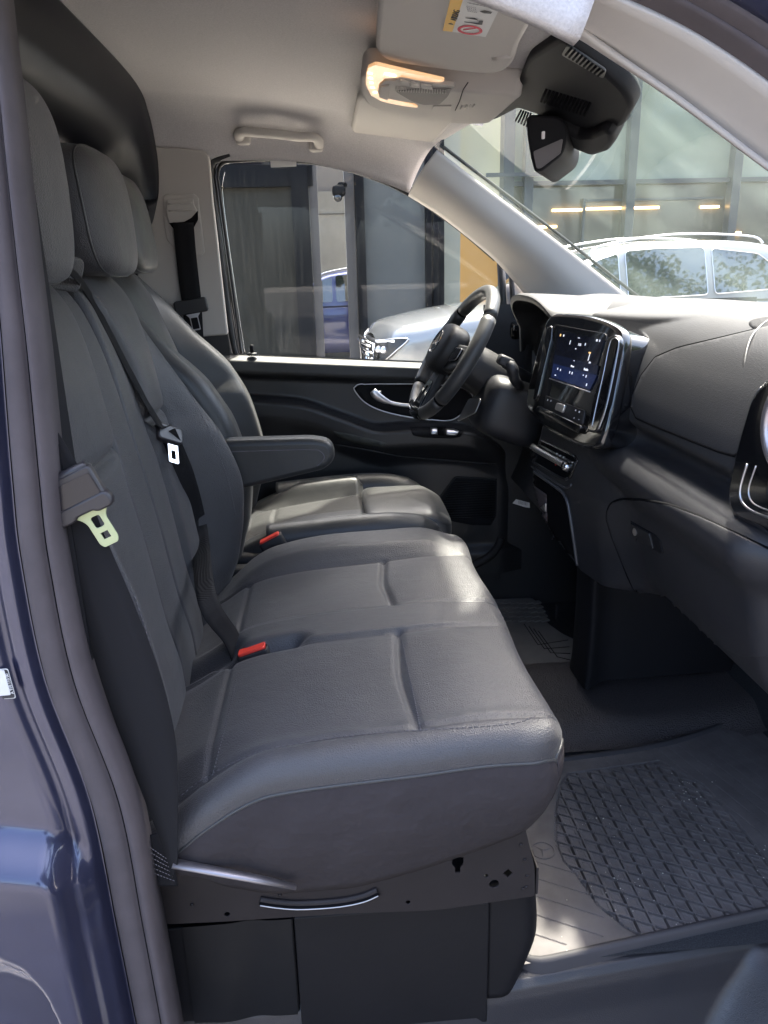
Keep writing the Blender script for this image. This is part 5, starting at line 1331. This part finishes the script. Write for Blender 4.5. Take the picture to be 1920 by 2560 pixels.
# sticker on the painted pillar (its matrix code is left out)
stc = thing('pillar_sticker', 'black bordered white sticker on the blue painted door pillar', 'sticker', tuple(at(10, 1700, Y=-.86)))
hS = hit(bv_paint, 10, 1700)
if hS:
    n = hS[1]; MSK = frame(hS[0]+n*.0035, Vector((1, 0, .22)), (0, 0, 1))
    if MSK.col[2].to_3d().dot(n) < 0: MSK = frame(hS[0]+n*.0035, Vector((1, 0, .22)), (0, 0, 1))
    MSI_ = MSK.inverted()
    def lk(u, v): p = MSI_ @ on_plane(u, v, hS[0], n); return Vector((p.x, p.y))
    q = [lk(-60, 1690), lk(28, 1661), lk(48, 1735), lk(-40, 1765)]
    bd = plate('border', MSK, rpoly(q, .003, 4), .0006, M_WHITE, stc); ce = sum(q, Vector((0, 0)))/4
    plate('black_field', MSK, rpoly([ce+(p-ce)*.95 for p in q], .003, 4), .0006, M_INK, stc, z=.0006)
    plate('white_field', MSK, rpoly([lk(-50, 1688), lk(17, 1667), lk(33, 1729), lk(-30, 1752)], .0015, 3), .0006, M_WHITE, stc, z=.0012)
    c = lk(32, 1699); d_ = lk(27, 1682)-lk(38, 1718)
    text('lettering', MSK @ Matrix.Translation((c.x, c.y, .0018)) @ Matrix.Rotation(math.atan2(d_.y, d_.x), 4, 'Z'), 'A 910 110 00', .0052, M_WHITE, stc)

# ================================================================== OUTSIDE
GZ = -.60
gnd = mk('pavement', *grid(lambda a, b: Vector((-80+160*a, -80+160*b, GZ)), 3, 3), mat('pale_paving', (.40, .37, .33), .9, bump=[('noise', 60, .4, .01)], var=(3, .2)), None, False); tag(gnd, 'pale grey paved yard', 'ground', None, 'structure')
gnd_sh = mk('shaded_ground', *grid(lambda a, b: Vector((-80+160*a, -60+58.9*b, GZ+.005)), 3, 3), mat('ground_shade', (.13, .127, .125), .85, bump=[('noise', 80, .5, .01)], var=(3, .2)), None, False); tag(gnd_sh, 'ground beside the van, darkened in colour to stand for shade', 'shaded_ground', None, 'structure')  # unseen near ground: shade on this side is put into its dark colour
M_SUV = mat('silver_paint', (.23, .235, .24), .3, metal=.5, coat=1)
M_BCAR = mat('dark_blue_paint', (.02, .03, .12), .3, metal=.4, coat=1)
def cglass(name, col, rough=.02):
    m = mat(name, col, rough, spec=1, coat=1); return m
M_CGL = cglass('car_window', (.02, .03, .028))
M_TYRE = mat('tyre', (.012, .012, .013), .85)
M_HEAD = glass('lamp_cover', (.95, .97, 1), veil=.05)
def car(name, label, cat, o, yaw, paint, Lc=4.9, detail=True, H=1.88):
    t = thing(name, label, cat, tuple(o)); R = Matrix.Translation(Vector(o)) @ Matrix.Rotation(yaw, 4, 'Z')
    k = Lc/4.9; kz = H/1.88
    def T(x, y, z): return R @ Vector((x*k, y, z*kz))
    # lower body: x = 0 at the nose
    st = [(-.0, .42, .42, .90), (.05, .72, .36, .98), (.16, .84, .32, 1.04), (.35, .92, .30, 1.08), (.8, .97, .29, 1.16), (1.3, .985, .28, 1.215), (1.55, .985, .28, 1.235), (2.2, .985, .27, 1.235), (3.2, .985, .27, 1.25), (4.0, .985, .30, 1.275), (4.55, .96, .34, 1.27), (4.8, .88, .42, 1.20), (4.9, .75, .50, 1.08)]
    xs = [s[0] for s in st]
    rings = []
    for i in range(61):
        x = 4.9*(i/60)
        w_ = cinterp([(s[0], s[1]) for s in st], x); zb = cinterp([(s[0], s[2]) for s in st], x); zt = cinterp([(s[0], s[3]) for s in st], x)
        prof = [(.90, zb), (.985, zb+.12), (1.0, zb+.35*(zt-zb)), (.985, zb+.60*(zt-zb)), (.995, zb+.74*(zt-zb)), (.965, zt-.10), (.90, zt-.03), (.75, zt+.004), (.4, zt+.035), (0, zt+.045)]
        if x > 1.6 and x < 4.6: prof = [(p[0], min(p[1], zt)) for p in prof]
        full = [(-a*w_, z) for a, z in prof]+[(a*w_, z) for a, z in prof[::-1][1:]]
        rings.append([T(x, y, z) for y, z in full])
    mb = MB(); mb.rings(rings, closed_v=False, caps=False); body = mb.obj('body', paint, t, True, None, 45)
    mb = MB(); mb.add([T(0, -.42, .42), T(0, .42, .42), T(0, .42, .9), T(0, -.42, .9)], [(0, 1, 2, 3)]); mb.obj('nose_panel', paint, t, False)
    # greenhouse
    roof = [(1.50, 1.225, .80), (1.9, 1.50, .74), (2.25, 1.70, .68), (2.6, 1.80, .65), (3.2, 1.845, .635), (3.8, 1.84, .63), (4.3, 1.78, .61), (4.62, 1.62, .62), (4.82, 1.30, .72)]
    def rz(x): return cinterp([(r[0], r[1]) for r in roof], x)
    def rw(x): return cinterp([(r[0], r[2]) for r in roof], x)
    def zbelt_(x): return cinterp([(s[0], s[3]) for s in st], x)-.02
    def side(x, z):
        zb, zr = zbelt_(x), rz(x); q = min(1, max(0, (z-zb)/max(.05, 1.84-zb))); return lerp(.945, .74, q)
    rings = []
    for i in range(50):
        x = lerp(1.50, 4.82, i/49); zr = rz(x); zb = zbelt_(x)-.03; rr = []
        for q in (0, .25, .5, .75, .92): z = lerp(zb, zr-.01, q); rr.append((side(x, z), z))
        ye = side(x, zr)
        rr += [(ye-.04, zr), (ye*.5, zr+.02), (0, zr+.028)]
        rings.append([T(x, -y, z) for y, z in rr]+[T(x, y, z) for y, z in rr[::-1][1:]])
    mb = MB(); mb.rings(rings, closed_v=False, caps=False); mb.obj('roof', paint, t, True, None, 50)
    def sidepanel(nm, pts, matl, sg=-1, off=.006, par=t):
        P = rpoly([Vector(p) for p in pts], .05, 5); n = len(P)
        V = [T(p.x, sg*(side(p.x, p.y)+off), p.y) for p in P]
        return mk(nm, V, [tuple(range(n))], matl, par, False)
    for sg in (-1, 1):
        for q in ([(1.72, 1.255), (2.52, 1.265), (2.52, 1.735), (2.30, 1.675), (1.98, 1.49)], [(2.60, 1.265), (3.50, 1.285), (3.50, 1.775), (2.95, 1.775), (2.60, 1.755)], [(3.58, 1.29), (4.42, 1.33), (4.34, 1.53), (4.12, 1.70), (3.58, 1.765)]):
            wv = sidepanel('window', q, M_CGL, sg)
            if detail and sg == -1:
                mb = MB(); P = rpoly([Vector(p) for p in q], .05, 5); mb.tube([T(p.x, sg*(side(p.x, p.y)+.008), p.y) for p in P], .0045, 5, True); mb.obj('window_trim', M_SATIN, wv)
    ws = []
    for a in range(6):
        for b in range(9):
            x = lerp(1.53, 2.28, a/5); s = -1+2*b/8; z = rz(x)+.024*(1-s*s); ws.append(T(x-.012, s*(side(x, rz(x))-.07), z+.016))
    mk('windscreen', ws, [(a*9+b, a*9+b+1, a*9+b+10, a*9+b+9) for a in range(5) for b in range(8)], M_CGL, t)
    # roof rails
    for sg in (-1, 1):
        mb = MB(); mb.tube(catmull([T(x, sg*(rw(x)-.02), rz(x)+dz) for x, dz in [(2.25, .02), (2.4, .065), (3.2, .075), (4.1, .075), (4.3, .03)]], 6), .013, 6); mb.obj('roof_rail', M_SATIN, t)
    # mirrors
    for sg in (-1, 1):
        V, F = superell((0, 0, 0), (.09, .13, .09), (.6, .6), 20, 12); mk('door_mirror', [T(1.95+v.x, sg*1.08+v.y, 1.31+v.z) for v in V], F, paint, t)
    # wheels
    for x in (.92, 3.85):
        for sg in (-1, 1):
            mb = MB(); c = Vector((x, sg*.90, .375)); ring = [T(c.x+.30*math.cos(q*math.pi/16), c.y, c.z+.30*math.sin(q*math.pi/16)) for q in range(32)]
            mb.tube(ring, .085, 10, True); wh = mb.obj('wheel', M_TYRE, t)
            mb = MB(); r1 = [T(c.x+.25*math.cos(q*math.pi/16), c.y+sg*.07, c.z+.25*math.sin(q*math.pi/16)) for q in range(32)]; mb.tube(r1, .02, 6, True)
            for q in range(10): a = q*math.pi/5; mb.tube([T(c.x+.03*math.cos(a), c.y+sg*.08, c.z+.03*math.sin(a)), T(c.x+.25*math.cos(a), c.y+sg*.06, c.z+.25*math.sin(a))], .018, 6)
            mb.obj('rim', M_SATIN, wh)
            mb = MB(); mb.tube([T(c.x+.41*math.cos(q*math.pi/20), sg*.982, c.z+.41*math.sin(q*math.pi/20)) for q in range(-1, 22)], .035, 6); mb.obj('wheel_arch', M_TYRE, t)
    bvb = BVHTree.FromPolygons([v.co.copy() for v in body.data.vertices], [tuple(p.vertices) for p in body.data.polygons])
    def onb(x, z, sg=-1, off=.030):
        # project sideways / diagonally from the front corner
        o_ = T(-1.2+x*.0, sg*2.2, z); tgt = T(x, sg*.2, z); d = (tgt-o_).normalized(); l, n, i, q = bvb.ray_cast(o_, d)
        if l is None: return T(x, sg*.8, z)
        return l-d*off
    for sg in (-1, 1):
        q2 = catmull([Vector(q) for q in [(.06, .80), (.12, .74), (.40, .70), (.72, .80), (1.02, .93), (.80, .945), (.40, .925), (.12, .89)]], 4, True); qc = Vector((.44, .84)); nq = len(q2)
        VV = [onb(*(qc+(q-qc)*k_), sg, .030) for k_ in (1, .75, .5, .25) for q in q2]+[onb(qc.x, qc.y, sg, .030)]; hp2 = VV[:nq]
        FF = [(r_*nq+k, r_*nq+(k+1) % nq, (r_+1)*nq+(k+1) % nq, (r_+1)*nq+k) for r_ in range(3) for k in range(nq)]+[(4*nq, 3*nq+k, 3*nq+(k+1) % nq) for k in range(nq)]
        h_ = mk('headlight', VV, FF, mat('headlight_dark', (.018, .02, .024), .35, spec=.3), t)
        if detail:
            mb = MB(); mb.tube(hp2, .007, 5, True); mb.obj('lamp_rim', M_SATIN, h_)
            led = [onb(*q, sg, .036) for q in [(.16, .885), (.40, .905), (.72, .915)]]; mb = MB(); mb.tube(catmull(led, 6), .016, 6); mb.obj('light_strip', mat('led_strip', (.85, .88, .95), .2), h_)
            for x, z in ((.26, .81), (.44, .815)):
                c = onb(x, z, sg, .034); V, F = superell((0, 0, 0), (.05, .03, .04), (1, 1), 14, 8); mk('projector', [c+(R.to_3x3() @ v) for v in V], F, M_SATIN, h_)
    if detail:
        gm_ = M_BLACK
        P = [T(-.012, y, z) for y, z in [(-.50, .50), (.50, .50), (.55, .86), (-.55, .86)]]
        g_ = mk('grille', P, [(0, 1, 2, 3)], gm_, t, False); mb = MB()
        for k in range(5): z = .54+k*.075; mb.tube([T(-.022, -.52, z), T(-.03, 0, z), T(-.022, .52, z)], .010, 5)
        mb.tube([T(-.015, y, z) for y, z in [(-.50, .50), (.50, .50), (.56, .87), (-.56, .87)]], .016, 6, True)
        mb.obj('grille_bar', M_CHROME, g_)
        star(R @ Matrix.Translation((-.05, 0, .68*kz)) @ Matrix(((0, 0, -1, 0), (1, 0, 0, 0), (0, 1, 0, 0), (0, 0, 0, 1))), .10, .010, M_CHROME, t)
        for z in (.62,): mb = MB(); mb.tube([T(x, -.992, z) for x in (1.4, 2.4, 3.4)], .012, 6); mb.obj('door_crease', paint, t)
        for x in (2.55, 3.52): mb = MB(); mb.tube([T(x, -.986, .4), T(x, -.99, .8), T(x, -.955, 1.22)], .005, 5); mb.obj('door_gap', M_GAP, t)
        mb = MB(); mb.tube([T(.18, -.80, .40), T(.10, -.70, .36), T(-.0, -.4, .34)], .03, 6); mb.obj('bumper_lip', M_TYRE, t)
    return t
YAW = rad(9)
nose = at(884, 885, Y=7.0); car('parked_suv', 'bright silver parked SUV with chrome window trim seen beyond the steering wheel', 'car', (nose.x+.22, 7.30, GZ), rad(5), M_SUV, 5.0)
cb = at(815, 700, Y=14.2); car('parked_car', 'dark blue parked car half hidden behind the building posts', 'car', (cb.x-2.05, 14.3, GZ-.15), rad(0), M_BCAR, 4.2, False, 1.8)

# office building ---------------------------------------------------------------
YB_ = 12.0
bld = thing('office_building', 'modern building with dark panels, grey posts and tall glass front facing the yard', 'building', (3, YB_, GZ))
M_DARKP = mat('dark_cladding', (.022, .020, .015), .45, spec=.2, var=(1.2, .25), rvar=(3, .1))
M_GREYP = mat('grey_shutter', (.072, .073, .068), .55, var=(1.5, .12))
M_POST = mat('dark_post', (.004, .0045, .006), .6, spec=.1)
M_POSTB = mat('brown_post', (.066, .057, .052), .6)
M_CONC = mat('concrete', (.27, .265, .25), .85, bump=[('noise', 12, .3, .01)], var=(1.3, .15))
M_FGL = mat('facade_glass', (.17, .195, .155), .08, spec=.6, coat=.5, var=(.6, .2))
M_FGLD = mat('facade_glass_low', (.062, .06, .048), .08, spec=.6, coat=.6, var=(1, .3))
M_BEIGE = mat('lobby_wall', (.46, .44, .34), .7)
M_WARM = mat('lobby_warm', (.40, .25, .10), .6, emit=((1, .55, .16), .03))
M_STRIP = mat('light_strip', (1, .7, .4), .3, emit=((1, .58, .22), 2.2))
M_MULL = mat('mullion', (.035, .042, .05), .4, metal=.3)
def ux(u, v=620, Y=YB_): return at(u, v, Y=Y).x
def vz(v, u=1000, Y=YB_): return at(u, v, Y=Y).z
def wallbox(name, x0, x1, z0, z1, y, d, matl, b=.0):
    mb = MB(); mb.box(((x0+x1)/2, y+d/2, (z0+z1)/2), (x1-x0, d, z1-z0)); o = mb.obj(name, matl, bld, False)
    if b: bev(o, b)
    return o
ZT = 9.0
wallbox('dark_panel', ux(380), ux(741), GZ, vz(468, 650), YB_+.10, .2, M_DARKP)
wallbox('lintel', -14, ux(790), vz(468, 650), ZT, YB_-.05, .4, M_POST)
wallbox('side_wall', -14, ux(380)-.002, GZ, vz(468, 650)-.002, YB_+.1, .2, M_DARKP)
wallbox('post', ux(736), ux(778), GZ, ZT-.5, YB_-.12, .3, M_POST)
wallbox('post', ux(779), ux(800), GZ, ZT-.4, YB_-.02, .35, M_POSTB)
wallbox('post', ux(866), ux(890), GZ, ZT-.4, YB_-.02, .35, M_POSTB)
wallbox('post', ux(891), ux(913), GZ, ZT-.5, YB_-.12, .3, M_POST)
wallbox('shutter', ux(914), ux(1066), GZ, ZT-.6, YB_+.05, .2, M_GREYP)
for u in (1070, 1088, 1102): wallbox('post', ux(u)-.045, ux(u)+.045, GZ, ZT-.5, YB_-.1, .25, M_POST)
wallbox('lobby_wall', ux(1108), ux(1163), GZ, ZT-.8, YB_+.5, .2, M_BEIGE)
wallbox('lobby_wall', ux(1165), ux(1262)+.5, GZ, vz(520, 1200, YB_+.9), YB_+.9, .2, M_WARM); wallbox('lobby_wall', ux(1165), ux(1262)+.5, vz(520, 1200, YB_+.9)+.002, ZT-.8, YB_+.92, .2, M_BEIGE)
# concrete wall seen through the gap
wallbox('concrete_wall', ux(700, 600, 17), ux(960, 600, 17), GZ, vz(478, 830, 17), 17, .3, M_CONC)
wallbox('concrete_wall', ux(700, 600, 17), ux(960, 600, 17), vz(478, 830, 17)+.006, 9, 17.05, .3, mat('concrete_upper', (.20, .19, .19), .85, var=(1.5, .1)))
for v in (535,): wallbox('wall_joint', ux(780, 600, 17), ux(900, 600, 17), vz(v, 830, 17)-.01, vz(v, 830, 17)+.01, 16.985, .02, M_POSTB)
# glass front on the right
xg0, xg1 = ux(1263), 22
zl = vz(452, 1600)
wallbox('post', ux(1252), ux(1278), GZ, ZT-.3, YB_-.1, .3, M_MULL)
wallbox('glass_upper', xg0, xg1, zl, ZT, YB_+.05, .15, M_FGL)
wallbox('glass_lower', xg0, xg1, GZ, zl-.01, YB_+.15, .12, M_FGLD)
wallbox('transom', xg0, xg1, zl-.05, zl+.02, YB_-.06, .10, M_MULL)
for u in (1316, 1568, 1826, 2085, 2350): wallbox('mullion', ux(u, 500)-.075, ux(u, 500)+.075, GZ, ZT, YB_-.16, .2, M_MULL, .01)
wallbox('transom', ux(1480, 300), xg1, vz(150, 1600)-.06, vz(150, 1600)+.07, YB_-.05, .09, M_MULL)
wallbox('sign_rail', ux(1205), ux(1378), vz(441, 1300)-.03, vz(441, 1300)+.03, YB_-.3, .06, M_MULL)
wallbox('door_frame', ux(1455), ux(1461), GZ, vz(495, 1500), YB_+.05, .06, M_MULL)
wallbox('door_frame', ux(1462), ux(1800), vz(498, 1600)-.02, vz(498, 1600)+.02, YB_+.05, .06, M_MULL)
for u0, u1, v in ((1382, 1460, 524), (1466, 1552, 520), (1578, 1646, 518), (1750, 1795, 516), (1350, 1394, 566)):
    wallbox('strip_light', ux(u0), ux(u1), vz(v, (u0+u1)/2)-.018, vz(v, (u0+u1)/2)+.018, YB_+.10, .03, M_STRIP)
wallbox('strip_light', ux(1840), ux(1856), vz(583, 1850)-.04, vz(583, 1850)+.03, YB_+.10, .03, M_STRIP)
# security camera on the post
sc2 = thing('security_camera', 'small dark camera bracketed to the dark post above the blue car', 'camera', (ux(845), YB_-.3, vz(480, 845)))
px_, pz_ = ux(846, 480), vz(482, 846)
mb = MB(); mb.tube([(ux(868), YB_-.02, pz_+.12), (px_+.02, YB_-.25, pz_+.10)], .04, 8); mb.obj('bracket', M_POST, sc2)
V, F = superell((px_, YB_-.3, pz_), (.11, .14, .09), (.6, .6), 18, 12); mk('camera_body', V, F, M_POST, sc2)
V, F = superell((px_-.02, YB_-.36, pz_-.10), (.07, .07, .07), (1, 1), 14, 10); mk('lens_dome', V, F, M_PIANO, sc2)

# trees across the yard, behind the viewer: they show in paint, glass and car windows
M_LEAF = mat('leaf_green', (.055, .085, .022), .55, spec=.3, var=(1.3, .45))
M_BARK = mat('bark', (.09, .07, .05), .9, bump=[('noise', 20, .6, .03)])
def tree(o, h, cr, seed, label):
    rnd = random.Random(seed); t = thing('shade_tree', label, 'tree', o, 'trees across the yard'); o = Vector(o)
    mb = MB(); P = [o+Vector((rnd.uniform(-.1, .1)*k, rnd.uniform(-.1, .1)*k, h*.6*k/5)) for k in range(6)]; mb.tube(P, [.24-.03*k for k in range(6)], 8)
    cl = []
    for k in range(34):
        a = rnd.uniform(0, 6.28); rr = cr*math.sqrt(rnd.random()); z = h*(.42+.55*rnd.random()); c = o+Vector((rr*math.cos(a)*(1-.4*(z/h-.42)), rr*math.sin(a)*(1-.4*(z/h-.42)), z)); cl.append(c)
        if k % 3 == 0: mb.tube([P[3+(k % 3)], P[4].lerp(c, .5), c], [.09, .06, .02], 5)
    mb.obj('trunk', M_BARK, t)
    V, F = [], []
    for c in cl:
        R_ = rnd.uniform(.7, 1.25)*cr*.38
        for q in range(260):
            d = Vector((rnd.gauss(0, 1), rnd.gauss(0, 1), rnd.gauss(0, .8))).normalized()*R_*rnd.random()**.4
            p = c+d; e1 = Vector((rnd.uniform(-1, 1), rnd.uniform(-1, 1), rnd.uniform(-.5, .5))).normalized()*rnd.uniform(.07, .15); e2 = e1.cross(Vector((rnd.uniform(-1, 1), rnd.uniform(-1, 1), 1))).normalized()*rnd.uniform(.06, .12)
            b = len(V); V += [p-e1, p+e2, p+e1, p-e2]; F.append((b, b+1, b+2, b+3))
    mk('crown', V, F, M_LEAF, t, False)
for i, (x, y, h, cr) in enumerate([(-8, -17, 8, 3.2), (1, -19, 9, 3.6), (9, -11.5, 14, 4.6), (15, -11, 15, 5.0), (22, -12, 14, 4.8), (11.8, -12.5, 14, 4.6), (18.4, -11.5, 15, 5.0)]):
    tree((x, y, GZ), h, cr, 20+i, 'tall leafy tree across the yard, showing as a reflection in the car windows')
